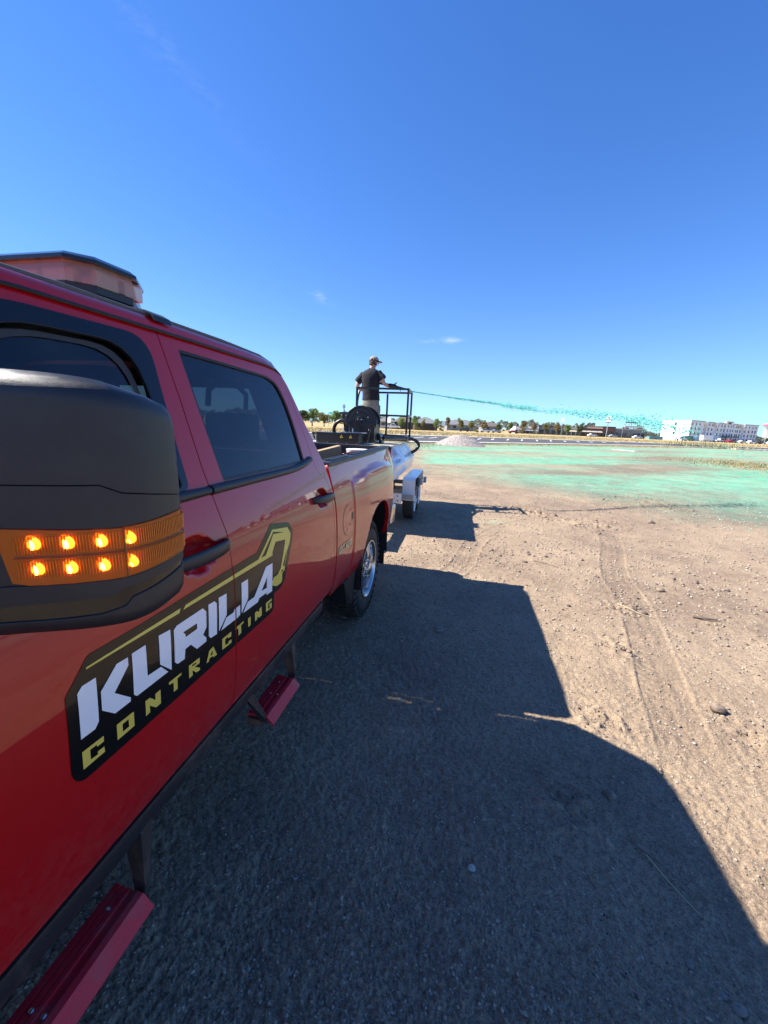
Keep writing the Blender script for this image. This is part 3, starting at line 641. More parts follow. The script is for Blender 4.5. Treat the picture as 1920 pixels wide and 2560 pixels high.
for nm_, par, pts, r_m in (('belt_moulding', front_door, [(.84,1.437),(1.2,1.436),(1.858,1.434)], .0165), ('belt_moulding', rear_door, [(1.864,1.434),(2.1,1.436),(2.42,1.438),(2.56,1.448),(2.64,1.463),(2.668,1.468)], .0165)):
    pts = smoothline(pts, 6)
    b_ = MB().tube([(float(S_(y, z))+.001, y, z) for y, z in pts], [r_m]*(len(pts)-1)+[r_m*.8], 12)
    b_.build(nm_, M['plastic'], par, smooth=True)
for s in (-1,):
    for P, mt in ((fwin, M['glass']), (rwin, M['privacy'])):
        g_ = surf('side_glass', P, [], mt, TK, g=.05, depth=0, off=-.012, mirror=True)
# handles
def handle(par, y0, y1, z0, z1):
    pts = []; n = 12
    for i in range(n+1):
        t = i/n; y = y0+(y1-y0)*t; z = z0+(z1-z0)*t; o = .030*math.sin(math.pi*min(1, max(0, t)))**.45+.004
        pts.append((float(np.interp(z, _z, _x))+o, y, z))
    V = []; F = []; k = 10
    for i, p in enumerate(pts):
        t = i/n; hw = .017+.004*math.sin(math.pi*t); th = .010
        for q in range(k):
            a = 2*math.pi*q/k; c_, s_ = math.cos(a), math.sin(a)
            V.append((p[0]+th*math.copysign(abs(c_)**.6, c_), p[1], p[2]+hw*math.copysign(abs(s_)**.6, s_)))
        if i:
            for q in range(k): F.append(((i-1)*k+q, (i-1)*k+(q+1) % k, i*k+(q+1) % k, i*k+q))
    F.append(tuple(range(k))); F.append(tuple(n*k+q for q in range(k)))
    h = MB().add(V, F).build('door_handle', M['plastic'], par, smooth=True, angle=60)
    return h
handle(rear_door, 2.575, 2.825, 1.272, 1.258); handle(front_door, 1.60, 1.865, 1.276, 1.268)
# decals
DB = fillet([tuple(p) for p in DECAL_BACK], .008, 3)
gapcut = [(y-.003, z) for y, z in seam] + [(y+.003, z) for y, z in seam[::-1]]
dec = surf('door_decal', DB, [], M['decal_black'], TK, g=.016, depth=0, off=.0012, cuts=[gapcut])
def letters(nm, G, mt, off):
    Vs = []; Fs = []; Ns = []
    for grp in G:
        P, F, O, H = sheet([tuple(p) for p in grp[0]], [[tuple(p) for p in h] for h in grp[1:]], .02, [gapcut])
        Fs += [tuple(int(i)+len(Vs) for i in f) for f in F]; x = S_(P[:, 0], P[:, 1])+off; n = Nrm(P[:, 0], P[:, 1])
        Vs += [(a, b_, c_) for a, (b_, c_) in zip(x, P)]; Ns += [tuple(q) for q in n]
    me = bpy.data.meshes.new(nm); me.from_pydata(Vs, [], Fs); me.materials.append(mt); me.polygons.foreach_set('use_smooth', [True]*len(me.polygons)); me.update()
    me.normals_split_custom_set_from_vertices(Ns); return link(nm, me, dec)
for grp in DECAL_WHITE: letters('white_letter', [grp], M['decal_white'], .0024)
for grp in DECAL_GOLDT: letters('gold_letter', [grp], M['decal_gold'], .0024)
letters('gold_stripe', DECAL_GOLD[:1], M['decal_gold'], .0022); letters('gold_digger_arm', DECAL_GOLD[1:], M['decal_gold'], .0022)
def textmesh(txt, size, extrude=0, bold=0):
    cu = bpy.data.curves.new('t', 'FONT'); cu.body = txt; cu.size = size; cu.extrude = extrude; cu.resolution_u = 3; cu.offset = bold
    ob = bpy.data.objects.new('t', cu); COL.objects.link(ob); dg = bpy.context.evaluated_depsgraph_get(); dg.update()
    me = bpy.data.meshes.new_from_object(ob.evaluated_get(dg)); COL.objects.unlink(ob); bpy.data.objects.remove(ob); return me
def usdot(off, grow, mt, nm, par):
    me = textmesh('USDOT 3602700', .062, 0, .0016); n = len(me.vertices); co = np.zeros(n*3); me.vertices.foreach_get('co', co); co = co.reshape(-1, 3)
    w_ = co[:, 0].max(); u = co[:, 0]/w_; v = co[:, 1]/co[:, 1].max()
    y = 2.905+u*.262+grow; z = .884+v*.046-grow*.5-u*.012
    me.vertices.foreach_set('co', np.stack([S_(y, z)+off, y, z], 1).ravel()); me.materials.append(mt); me.update(); return link(nm, me, par)
us = usdot(.0020, .0025, M['decal_black'], 'number_shadow', TK); usdot(.0032, 0, M['cream'], 'number_lettering', us)

# roof
def loft(secs, close=False):
    V = []; F = []; n = len(secs[0])
    for s in secs: V += s
    for i in range(len(secs)-1):
        for k in range(n-(0 if close else 1)): F.append((i*n+k, i*n+(k+1) % n, (i+1)*n+(k+1) % n, (i+1)*n+k))
    return V, F
xs_h = [(-.200,1.896),(-.204,1.912),(-.216,1.926),(-.238,1.936),(-.27,1.941),(-.32,1.948),(-.45,1.957),(-.7,1.964),(-1.0,1.967)]
xs_f = xs_h + [(-2-x, z) for x, z in xs_h[::-1][1:]]
secs = []
for y, dz, dx in ((1.08,-.055,.0),(1.14,-.030,0),(1.25,-.012,0),(1.45,-.002,0),(1.9,0,0),(2.35,-.002,0),(2.46,-.006,0),(2.53,-.014,.002),(2.58,-.028,.006),(2.62,-.052,.012),(2.65,-.085,.018),(2.675,-.13,.024)):
    secs.append([(x-dx*(1 if x > -1 else -1)*min(1, abs(x+1)*1.3), y, z+dz) for x, z in xs_f])
V, F = loft(secs); link('cab_roof', fixn(mesh('cab_roof', V, F, M['red'], True)), TK)
both(lambda s: MB().tube([(mx_(-.199+.0, s), y, 1.893+dz) for y, dz in ((1.22,-.01),(1.5,.0),(2.0,0),(2.46,-.003),(2.55,-.012),(2.60,-.032))], .0045, 6).build('roof_drip_seal', M['rubber'], TK, smooth=True))
both(lambda s: MB().tube([(mx_(-.232, s), y, 1.9355+dz) for y, dz in ((1.3,-.01),(1.6,-.001),(2.2,0),(2.46,-.007),(2.56,-.024),(2.61,-.048))], .006, 8).build('roof_edge_strip', mat('grey_roof_strip', (.10,.095,.085), .5) if 'grs' not in M else M['grs'], TK, smooth=True))
# headliner, cab back, interior
MB().add(*loft([[(x, y, z) for x, z in ((-.26,1.80),(-.32,1.895),(-.5,1.91),(-1,1.915),(-1.5,1.91),(-1.68,1.895),(-1.74,1.80))] for y in (1.2,1.9,2.56)])).build('headliner', M['headliner'], TK, smooth=True)
cb = MB()
wl = [(-.34,1.485),(-1.66,1.485),(-1.62,1.80),(-.38,1.80)]
def yback(z): return 2.86-.0 if z < 1.35 else 2.855-(z-1.35)*.49
for P in ([(-.06,.70),(-1.94,.70),(-1.88,1.46),(-.12,1.46)], [(-.12,1.46),(-1.88,1.46),(-1.88,1.485),(-.12,1.485)], [(-.12,1.485),(-.34,1.485),(-.38,1.80),(-.20,1.80)], [(-1.88,1.485),(-1.66,1.485),(-1.62,1.80),(-1.80,1.80)], [(-.20,1.80),(-1.80,1.80),(-1.74,1.885),(-.26,1.885)]):
    n = len(P); V = [(x, yback(z), z) for x, z in P]+[(x, yback(z)-.02, z) for x, z in P]
    cb.add(V, [tuple(range(n)), tuple(range(n, 2*n))[::-1]]+[(i, n+i, n+(i+1) % n, (i+1) % n) for i in range(n)])
cb.build('cab_back', M['red'], TK)
MB().add([(x, yback(z)-.008, z) for x, z in wl], [(0,1,2,3)]).build('rear_window', M['glass'], TK)
inn = MB()
for x0, x1 in ((-.42,-.92),(-1.08,-1.58)): pass
MB().box((-1.95,.9,.66),(-.08,2.80,.74)).build('cab_floor', M['interior'], TK)
def seat(x, y, back=.62, wd=.52, zb=.98):
    b = MB().box((x-wd/2, y-.50, zb-.10),(x+wd/2, y, zb+.02))
    s = b.build('seat', M['interior'], TK, bevel=.04, smooth=True)
    MB().add([(x-wd/2,y-.06,zb),(x+wd/2,y-.06,zb),(x+wd/2,y+.06,zb),(x-wd/2,y+.06,zb),(x-wd/2+.05,y+.06,zb+back),(x+wd/2-.05,y+.06,zb+back),(x+wd/2-.05,y+.16,zb+back),(x-wd/2+.05,y+.16,zb+back)],
             [(0,3,2,1),(4,5,6,7),(0,1,5,4),(1,2,6,5),(2,3,7,6),(3,0,4,7)]).build('backrest', M['interior'], s, bevel=.03, smooth=True)
    hr = MB().box((x-.14, y+.09, zb+back+.03),(x+.14, y+.17, zb+back+.20)).build('headrest', M['interior'], s, bevel=.03, smooth=True)
for x in (-.55, -1.45): seat(x, 1.75)
for x in (-.50, -1.0, -1.50): seat(x, 2.52, back=.50, wd=.47)
MB().tube([(-.31,2.47,1.70),(-.30,2.46,1.76),(-.31,2.40,1.80),(-.33,2.30,1.80),(-.33,2.24,1.76),(-.33,2.23,1.70)], .011, 8).build('grab_handle', M['interior'], TK, smooth=True)
MB().tube([(-.52+.19*math.cos(t)*1, 1.22+.05*math.sin(t), 1.28+.18*math.sin(t)) for t in np.linspace(0, 2*math.pi, 25)], .014, 8).build('steering_wheel', M['interior'], TK, smooth=True)
MB().prism([(.70,1.30),(.95,1.42),(1.10,1.38),(1.12,.9),(.70,.9)], 0, -1.9, -.12).build('dashboard', M['interior'], TK, bevel=.02)
# inner door cards keep the cab dark and closed
both(lambda s: MB().box((mx_(-.125, s)-.01,.92,.72),(mx_(-.125, s)+.01,2.80,1.43)).build('door_card', M['interior'], TK))
# windscreen and pillars, hood, front end
MB().add([(-.24,1.13,1.895),(-1.76,1.13,1.895),(-1.9,.55,1.40),(-.10,.55,1.40)], [(0,1,2,3)]).build('windscreen', M['glass'], TK)
both(lambda s: MB().beam((mx_(-.22, s),1.16,1.905),(mx_(-.09, s),.56,1.40),.06,.05).build('front_pillar', M['red'], TK, bevel=.012, smooth=True))
hood = [[(x, y, z+dz) for x, dz in ((-.06,-.05),(-.12,-.01),(-.30,.035),(-.36,.02),(-1.0,.04),(-1.64,.02),(-1.70,.035),(-1.88,-.01),(-1.94,-.05))] for y, z in ((.62,1.36),(.2,1.345),(-.3,1.30),(-.65,1.24),(-.82,1.16),(-.88,1.05))]
link('hood', fixn(mesh('hood', *loft(hood), M['red'], True)), TK)
MB().box((-1.86,-.93,.62),(-.14,-.86,1.10)).build('grille', M['plastic_gloss'], TK, bevel=.02)
both(lambda s: MB().box((mx_(-.30, s)-.18,-.95,.90),(mx_(-.30, s)+.16,-.82,1.08)).build('headlight', M['headlight'], TK, bevel=.02, smooth=True))
MB().prism([(-1.93,-.80),(-1.8,-1.02),(-.2,-1.02),(-.07,-.80)], 2, .45, .70).build('front_bumper', M['chrome'], TK, bevel=.02, smooth=True)
MB().box((-1.94,2.866,.62),(-.07,2.882,1.17)).build('cab_gap_filler', M['rubber'], TK)  # unseen box added to stop sunlight through the lower cab-bed gap
# bed
def rail(s):
    pts = [(2.90,1.418),(3.3,1.421),(4.0,1.424),(4.6,1.424),(4.88,1.422)]
    V = []; F = []
    for y, z in pts:
        x = float(S_(y, z))
        for dx, dz in ((.004,-.018),(.006,.006),(.0,.013),(-.085,.013),(-.095,.004),(-.095,-.02)): V.append((mx_(x+dx, s), y, z+dz))
    n = 6
    for i in range(len(pts)-1):
        for k in range(n): F.append((i*n+k, i*n+(k+1) % n, (i+1)*n+(k+1) % n, (i+1)*n+k))
    F += [tuple(range(n)), tuple(len(V)-n+k for k in range(n))]
    MB().add(V, F).build('bed_rail_cap', M['plastic'], TK, smooth=True, angle=35)
    for k, (ya, yb) in enumerate(((2.98,3.35),(3.45,4.05),(4.15,4.75))):
        xx = float(S_(3.5, 1.42))
        for q in range(3): MB().box((mx_(xx-.022-.018*q, s)-.0045, ya, 1.436),(mx_(xx-.022-.018*q, s)+.0045, yb, 1.441)).build('rail_rib', M['plastic'], TK)
both(rail)
bw = MB(); 
for s in (1, -1): bw.box((min(mx_(-.155, s), mx_(-.185, s)),2.90,.86),(max(mx_(-.155, s), mx_(-.185, s)),4.86,1.415))
bw.box((-1.85,2.895,.86),(-.15,2.925,1.40)).box((-1.85,2.90,.84),(-.15,4.86,.88)).build('bed_liner', M['plastic'], TK)
MB().box((-1.90,4.845,.86),(-.13,4.866,1.402)).box((-1.92,4.84,1.402),(-.09,4.91,1.425)).build('tailgate_liner', M['plastic'], TK)
MB().box((-1.92,4.868,.84),(-.09,4.905,1.40)).build('tailgate', M['red'], TK, bevel=.01, smooth=True)
both(lambda s: MB().box((mx_(-.115, s)-.035,4.87,1.02),(mx_(-.115, s)+.03,4.915,1.34)).build('taillight', M['taillight'], TK, bevel=.008, smooth=True))
MB().add([(x, y, z) for z in (.58,.78) for x, y in ((-.06,4.86),(-.04,5.04),(-.16,5.12),(-1.84,5.12),(-1.96,5.04),(-1.94,4.86))],
         [(0,1,2,3,4,5),(11,10,9,8,7,6)]+[(i, (i+1) % 6, 6+(i+1) % 6, 6+i) for i in range(6)]).build('rear_bumper', M['chrome'], TK, bevel=.02, smooth=True)
MB().box((-1.70,-.6,.50),(-1.45,4.8,.62)).box((-.55,-.6,.50),(-.30,4.8,.62)).box((-1.7,3.82,.36),(-.3,3.98,.48)).build('chassis_frame', M['darkmetal'], TK)
MB().box((-1.02,5.0,.44),(-.96,5.45,.50)).build('hitch_bar', M['darkmetal'], TK)
# black rocker, wheel liners, mud flaps
both(lambda s: MB().box((min(mx_(-.075, s), mx_(-.13, s)),.88,.60),(max(mx_(-.075, s), mx_(-.13, s)),2.86,.685)).build('rocker_panel', M['step_black'], TK))
def liner(s, cy, a_, b_):
    P = arch(cy, .42, a_+.003, b_+.003); V = []; F = []
    for y, z in P:
        for x in (-.002, -.42): V.append((mx_(x, s), y, z))
    for i in range(len(P)-1): F.append((2*i, 2*i+1, 2*i+3, 2*i+2))
    V += [(mx_(-.42, s), P[k][0], P[k][1]) for k in range(len(P))]; n0 = 2*len(P); F.append(tuple(range(n0, n0+len(P))))
    MB().add(V, F).build('wheel_liner', M['rubber'], TK)
for s in (1, -1): liner(s, 3.93, .485, .60); liner(s, 0, .50, .60)
both(lambda s: MB().add([(mx_(x, s), y, z) for x, y, z in ((-.035,4.47,.80),(-.035,4.45,.27),(-.32,4.45,.27),(-.32,4.47,.80),(-.035,4.482,.80),(-.035,4.462,.27),(-.32,4.462,.27),(-.32,4.482,.80))], [(0,1,2,3),(7,6,5,4),(0,4,5,1),(3,2,6,7),(1,5,6,2),(0,3,7,4)]).build('mud_flap', M['rubber'], TK))
both(lambda s: MB().add([(mx_(x, s), y, z) for x, y, z in ((-.03,3.13,.60),(-.03,3.40,.60),(-.05,3.40,.33),(-.06,3.30,.36),(-.20,3.13,.60),(-.20,3.40,.60),(-.20,3.40,.33),(-.20,3.30,.36))], [(0,3,2,1),(4,5,6,7),(0,4,7,3),(3,7,6,2),(2,6,5,1),(0,1,5,4)]).build('front_mud_guard', M['rubber'], TK))
# wheels
def wheel(s, cy):
    C_ = (mx_(-.055, s), cy, .42); sg = -1 if s > 0 else 1   # +along points inboard
    e = empty('wheel_hub_tmp', C_); bpy.data.objects.remove(e)
    tp = [(.004,.250),(-.0,.262),(-.004,.285),(-.004,.330),(.006,.372),(.020,.398),(.034,.408),(.24,.408),(.262,.395),(.275,.36),(.275,.262),(.262,.25),(.13,.23)]
    t = MB().lathe([(a*sg, r) for a, r in tp], C_, 0, 64, True)
    nl_ = 38
    for k in range(nl_):
        a0 = 2*math.pi*k/nl_
        def blk(u0, u1, t0, t1, r0, r1, sk=0):
            V = []
            for rr in (r0, r1):
                for u_, tt in ((u0, t0), (u1, t0+sk), (u1, t1+sk), (u0, t1)):
                    an = a0+tt; V.append((C_[0]+sg*u_, C_[1]+rr*math.cos(an), C_[2]+rr*math.sin(an)))
            t.add(V, [(0,1,2,3),(7,6,5,4),(0,4,5,1),(1,5,6,2),(2,6,7,3),(3,7,4,0)])
        w_ = 2*math.pi/nl_
        blk(.010,.082,0,w_*.62,.392,.421,.03 if k % 2 else -.02); blk(.088,.150,w_*.25,w_*.85,.400,.421,.06); blk(.156,.206,w_*.1,w_*.7,.400,.421,-.05); blk(.212,.268,0,w_*.62,.392,.421,.02)
        # sidewall shoulder lug
        V = []
        for rr, u_, wd in ((.350,-.006,.30),(.378,-.008,.46),(.412,.012,.60)):
            for tt in (0, w_*wd): V.append((C_[0]+sg*u_, C_[1]+rr*math.cos(a0+tt), C_[2]+rr*math.sin(a0+tt)))
        for rr, u_, wd in ((.350,.01,.30),(.378,.02,.46),(.406,.03,.60)):
            for tt in (0, w_*wd): V.append((C_[0]+sg*u_, C_[1]+rr*math.cos(a0+tt), C_[2]+rr*math.sin(a0+tt)))
        t.add(V, [(0,1,3,2),(2,3,5,4),(6,8,9,7),(8,10,11,9),(0,2,8,6),(2,4,10,8),(1,7,9,3),(3,9,11,5),(0,6,7,1),(4,5,11,10)])
    root = t.build('wheel', M['tyre'], TK, smooth=True, angle=30)
    rim = MB().lathe([(a*sg, r) for a, r in ((-.002,.247),(-.006,.250),(-.006,.242),(.004,.232),(.02,.226),(.14,.215),(.16,.16),(.16,.02))], C_, 0, 48)
    rm = rim.build('rim', M['chrome'], root, smooth=True)
    dk = MB().lathe([(a*sg, r) for a, r in ((.085,.214),(.085,.06))], C_, 0, 32).build('brake_disc', M['darkmetal'], rm, smooth=True)
    for k in range(5):
        for dd in (-.21, .21):
            a = 2*math.pi*k/5+.3
            p = lambda r, an, u_: (C_[0]+sg*u_, C_[1]+r*math.cos(an), C_[2]+r*math.sin(an))
            V = []
            for r, aw, u_, dth in ((.06,.30,.018,.03),(.13,.125,.004,.028),(.20,.10,.010,.028),(.232,.13,.018,.02)):
                ac = a+dd*(.25+.75*(r-.06)/.17)
                V += [p(r, ac-aw, u_+dth), p(r, ac-aw*.75, u_), p(r, ac+aw*.75, u_), p(r, ac+aw, u_+dth)]
            F = []
            for i in range(3):
                for q in range(3): F.append((i*4+q, i*4+q+1, i*4+q+5, i*4+q+4))
            MB().add(V, F).build('spoke', M['chrome'], rm, smooth=True, angle=50)
    MB().lathe([(a*sg, r) for a, r in ((.03,.085),(.012,.082),(.006,.070),(.004,.058),(-.012,.055),(-.018,.045),(-.020,.0))], C_, 0, 32).build('hub_cap', M['chrome'], rm, smooth=True)
    for k in range(8):
        a = 2*math.pi*k/8+.1; MB().lathe([(.015*sg, .009),(-.004*sg,.009),(-.006*sg,.005),(-.006*sg,0)], (C_[0], C_[1]+.070*math.cos(a), C_[2]+.070*math.sin(a)), 0, 6).build('lug_nut', M['chrome'], rm)
    return root
for s in (1, -1): wheel(s, 3.90); wheel(s, 0.0)
# side steps
def steps(s):
    X = lambda x: mx_(x, s)
    def Bx(b, a, c_): 
        a = list(a); c_ = list(c_); x0, x1 = sorted((X(a[0]), X(c_[0]))); return b.box((x0, a[1], a[2]), (x1, c_[1], c_[2]))
    rl = Bx(MB(), (-.045,.62,.575), (-.105,2.78,.635)).build('step_bar', M['step_black'], TK, bevel=.012, smooth=True)
    for y0, y1 in ((.98,1.43),(2.06,2.32)):
        zt = .452
        # tread: grooved top
        prof = [(-.098,.0),(-.098,.012)]
        x_ = -.092
        for q in range(3): prof += [(x_,.012),(x_+.012,.012),(x_+.013,.007),(x_+.018,.007)]; x_ += .019
        prof += [(-.014,.012),(.004,.010),(.040,-.022),(.036,-.030),(.0,.002)]
        tr_ = MB().prism([(X(-.098+(a+.098)*.84), zt+b_-.006) for a, b_ in prof], 1, y0, y1).build('step_tread', M['step_red'], rl)
        for yb, xb in ((y1-.05,-.066), ((y0+y1)/2,-.066), ((y0+y1)/2,-.034)): MB().ball((X(xb), yb, zt+.008), (.005,.005,.003), 8, 5).build('bolt', M['zinc'], tr_, smooth=True)
        for ya, sgn in ((y0, -1), (y1, 1)):
            P = [(-.050,.632),(-.046,.60),(.008,zt+.012),(.000,zt-.022),(-.100,zt-.022),(-.105,zt+.004),(-.04,zt+.004),(-.096,.60)]
            P = [(-.054,.600),(-.042,.585),(-.010,zt+.016),(-.020,zt-.020),(-.036,zt-.02),(-.092,.56),(-.098,.60)]
            V = []; n = len(P)
            for dy in (0, .006):
                for a, z in P: V.append((X(a), ya+sgn*(dy+max(0, (z-zt))*.30), z))
            MB().add(V, [tuple(range(n)), tuple(range(n, 2*n))[::-1]]+[(i, (i+1) % n, n+(i+1) % n, n+i) for i in range(n)]).build('step_bracket', M['step_black'], rl)
            V = [(X(a), ya+sgn*(.006+max(0, z-zt)*.30)+d_*sgn*k_, z) for d_ in (0, .034) for a, z, k_ in ((-.045,.592,1),(-.012,zt+.014,.25),(-.020,zt-.018,.15))]
            MB().add(V, [(0,1,2),(5,4,3),(0,3,4,1),(1,4,5,2),(2,5,3,0)]).build('bracket_flange', M['step_black'], rl)
        MB().add([(X(a), y, z) for y in (y0-.004, y0+.10) for a, z in ((-.10,zt-.012),(-.018,zt-.022),(-.026,zt-.036),(-.10,zt-.05))], [(0,1,2,3),(7,6,5,4),(0,4,5,1),(1,5,6,2),(2,6,7,3),(3,7,4,0)]).build('rusty_underside', M['rust'], rl)
both(steps)

# side mirror
MC = smoothline([(-.04,1.12),(.02,1.09),(.08,1.080),(.15,1.096),(.222,1.130),(.275,1.157),(.308,1.183),(.320,1.208),(.3225,1.238),(.319,1.27),(.310,1.30)], 8)
MC = np.array(MC); ms = np.concatenate([[0], np.cumsum(np.hypot(*np.diff(MC, axis=0).T))]); SM = ms[-1]
def s_at(x): return float(np.interp(x, MC[:75, 0], ms[:75]))
MOUT = fillet([(0,1.396),(s_at(.30),1.392),(SM-.010,1.400),(SM,1.50),(SM-.002,1.60),(SM-.006,1.675),(s_at(.29),1.698),(0,1.702)], [.0,.05,.028,.1,.1,.034,.06,.0], 8)
MOUT = [tuple(p) for p in MOUT]
MO_a = resample([(-.4,1.396) if p[0] < .002 and p[1] < 1.5 else ((-.4,1.702) if p[0] < .002 else p) for p in MOUT], .01)
def mirmap(u, v, off):
    s = np.clip(u, 0, SM); x = np.interp(s, ms, MC[:, 0]); y = np.interp(s, ms, MC[:, 1])
    h = .006; tx = np.interp(s+h, ms, MC[:, 0])-np.interp(s-h, ms, MC[:, 0]); ty = np.interp(s+h, ms, MC[:, 1])-np.interp(s-h, ms, MC[:, 1])
    L_ = np.hypot(tx, ty)+1e-9; nx, ny = ty/L_, -tx/L_
    def dep(u_, v_):
        d = np.where(inpoly(MO_a, u_, v_), pdist(MO_a, u_, v_), 0)
        r = .028; q = np.clip(r-d, 0, r); return r-np.sqrt(np.maximum(r*r-q*q, 1e-10))
    D = dep(u, v); e = .003
    Du = (dep(u+e, v)-dep(u-e, v))/(2*e); Dv = (dep(u, v+e)-dep(u, v-e))/(2*e)
    lim = 3.0; Du = np.clip(Du, -lim, lim); Dv = np.clip(Dv, -lim, lim)
    P = np.stack([x+nx*(off-D), y+ny*(off-D), v], -1)
    T = np.stack([tx/L_, ty/L_, tx*0], -1); Nn = np.stack([nx, ny, nx*0], -1)
    N_ = Nn + T*Du[:, None] + np.array([0, 0, 1])*Dv[:, None]; N_ /= np.linalg.norm(N_, axis=1, keepdims=True)
    return P, N_
MS = surf('side_mirror', MOUT, [], M['plastic'], TK, f=mirmap, g=.010, depth=.03, off=-.0035)
sa, sb, sc_ = s_at(.10), s_at(.3105), SM
lensL = s_at(.216)
capP = [(0,1.582),(s_at(.30),1.579),(s_at(.314),1.569),(s_at(.318),1.553),(SM,1.562)] 
capO = capP + [p for p in MOUT if p[1] > 1.565 and p[0] > .001][0:] + [(0,1.712)]
capO = capP[:-1]+[(SM-.003,1.5635)]+[p for p in MOUT if p[1] > 1.566 and p[0] > .01]+[(0,1.702)]
surf('mirror_cap', capO, [], M['plastic'], MS, f=mirmap, g=.009, depth=.004)
midO = [(0,1.540),(lensL-.02,1.542),(lensL,1.5315),(s_at(.30),1.5275),(sb,1.5275),(SM-.003,1.5335)]+[(SM-.002,1.5605)]+[(s_at(.318),1.551),(s_at(.313),1.5665),(s_at(.30),1.5765),(0,1.5795)]
surf('mirror_band', midO, [], M['plastic'], MS, f=mirmap, g=.009, depth=.004, off=-.0008)
lensO = [(lensL-.006,1.530),(lensL+.004,1.468),(lensL+.02,1.4645),(sb,1.4655),(SM-.004,1.4745),(SM-.004,1.5315),(sb,1.5255),(s_at(.27),1.5265)]
# clear ribbed amber lens in front of a recessed reflector
mt = bpy.data.materials.new('ribbed_amber_lens'); N, L, b = nodes_of(mt)
b.inputs['Base Color'].default_value = (.66,.20,.012,1); b.inputs['Roughness'].default_value = .12; b.inputs['Transmission Weight'].default_value = .0; b.inputs['Coat Weight'].default_value = .6
b.inputs['Emission Color'].default_value = (1,.25,.01,1)
tr_n = N.new('ShaderNodeBsdfTransparent'); tr_n.inputs[0].default_value = (1.0,.46,.05,1); mxs = N.new('ShaderNodeMixShader'); mxs.inputs[0].default_value = .42
out = [n for n in N if n.type == 'OUTPUT_MATERIAL'][0]; L.new(tr_n.outputs[0], mxs.inputs[1]); L.new(b.outputs[0], mxs.inputs[2]); L.new(mxs.outputs[0], out.inputs[0])
lens = surf('amber_lens', lensO, [], mt, MS, f=mirmap, g=.01, depth=.003, off=.0015)
refl = surf('reflector', lensO, [], mat('amber_reflector', (.34,.10,.012), .3, metal=.4, spec=.8), lens, f=mirmap, g=.01, depth=0, off=-.0025)
rb = MB(); sv = lensL+.012
while sv < SM-.008:
    for z0, z1 in ((1.501,1.521),(1.473,1.493)):
        P_, N_ = mirmap(np.array([sv, sv]), np.array([z0+.002*(sv-lensL)/.1, z1+.002*(sv-lensL)/.1]), .0020)
        rb.beam(P_[0], P_[1], .0009, .0012)
    sv += .0028
rb.build('lens_ribs', mat('amber_rib', (.58,.17,.02), .2, coat=.5), lens)
for zz in (1.4975,):
    P_, N_ = mirmap(np.linspace(lensL+.01, SM-.006, 14), np.linspace(zz, zz+.002, 14), .0018); MB().tube([tuple(p) for p in P_], .0014, 6).build('lens_divider', mat('amber_divider', (.22,.06,.008), .3), lens, smooth=True)
P_, N_ = mirmap(np.array([s_at(.312)]*2), np.array([1.466,1.526]), .0022); MB().tube([tuple(p) for p in P_], .0012, 6).build('lens_divider', mat('amber_seam', (.20,.06,.01), .3), lens)
for x_ in (.2405,.269,.295,.314):
    for zz in (1.513,1.4835):
        P_, N_ = mirmap(np.array([s_at(x_)]), np.array([zz+.001]), -.0008)
        d_ = MB().ball(tuple(P_[0]), (.0128,.0024,.0085), 14, 8).build('led', M['led'], lens, smooth=True)  # glow on the lens ribs, built as an emissive ellipsoid around the core
        P2, _ = mirmap(np.array([s_at(x_)]), np.array([zz-.001]), .0014)
        MB().ball(tuple(P2[0]), (.0052,.0012,.0058), 12, 6).build('led_core', M['ledcore'], d_, smooth=True)
lowO = [(0,1.436),(s_at(.20),1.439),(s_at(.30),1.444),(sb,1.452),(SM-.004,1.461),(SM-.004,1.4720),(sb,1.463),(lensL+.02,1.462),(lensL-.0,1.462),(0,1.452)]
surf('mirror_lower_band', lowO, [], M['plastic'], MS, f=mirmap, g=.009, depth=.004, off=-.0002)
botO = [(0,1.396)]+[p for p in MOUT if p[1] < 1.425 and p[0] > .01]+[(SM-.003,1.458),(s_at(.3185),1.450),(s_at(.314),1.436),(s_at(.309),1.426),(s_at(.29),1.420),(s_at(.24),1.418),(0,1.418)]
surf('mirror_bottom', botO, [], M['plastic'], MS, f=mirmap, g=.009, depth=.004, off=-.0002)
glo = [(0,1.420),(s_at(.24),1.420),(s_at(.29),1.422),(s_at(.309),1.428),(s_at(.314),1.438),(s_at(.318),1.451),(SM-.004,1.4595),(sb,1.450),(s_at(.30),1.442),(s_at(.20),1.437),(0,1.434)]
surf('mirror_gloss_band', glo, [], M['plastic_gloss'], MS, f=mirmap, g=.009, depth=.003, off=-.0030)
MB().box((.03,1.235,1.43),(.215,1.240,1.64)).build('mirror_glass', M['mirror_glass'], MS)
MB().beam((.05,1.22,1.60),(-.10,1.14,1.55),.06,.05).beam((.05,1.22,1.50),(-.10,1.14,1.48),.06,.05).build('mirror_arm', M['plastic'], MS, bevel=.01, smooth=True)

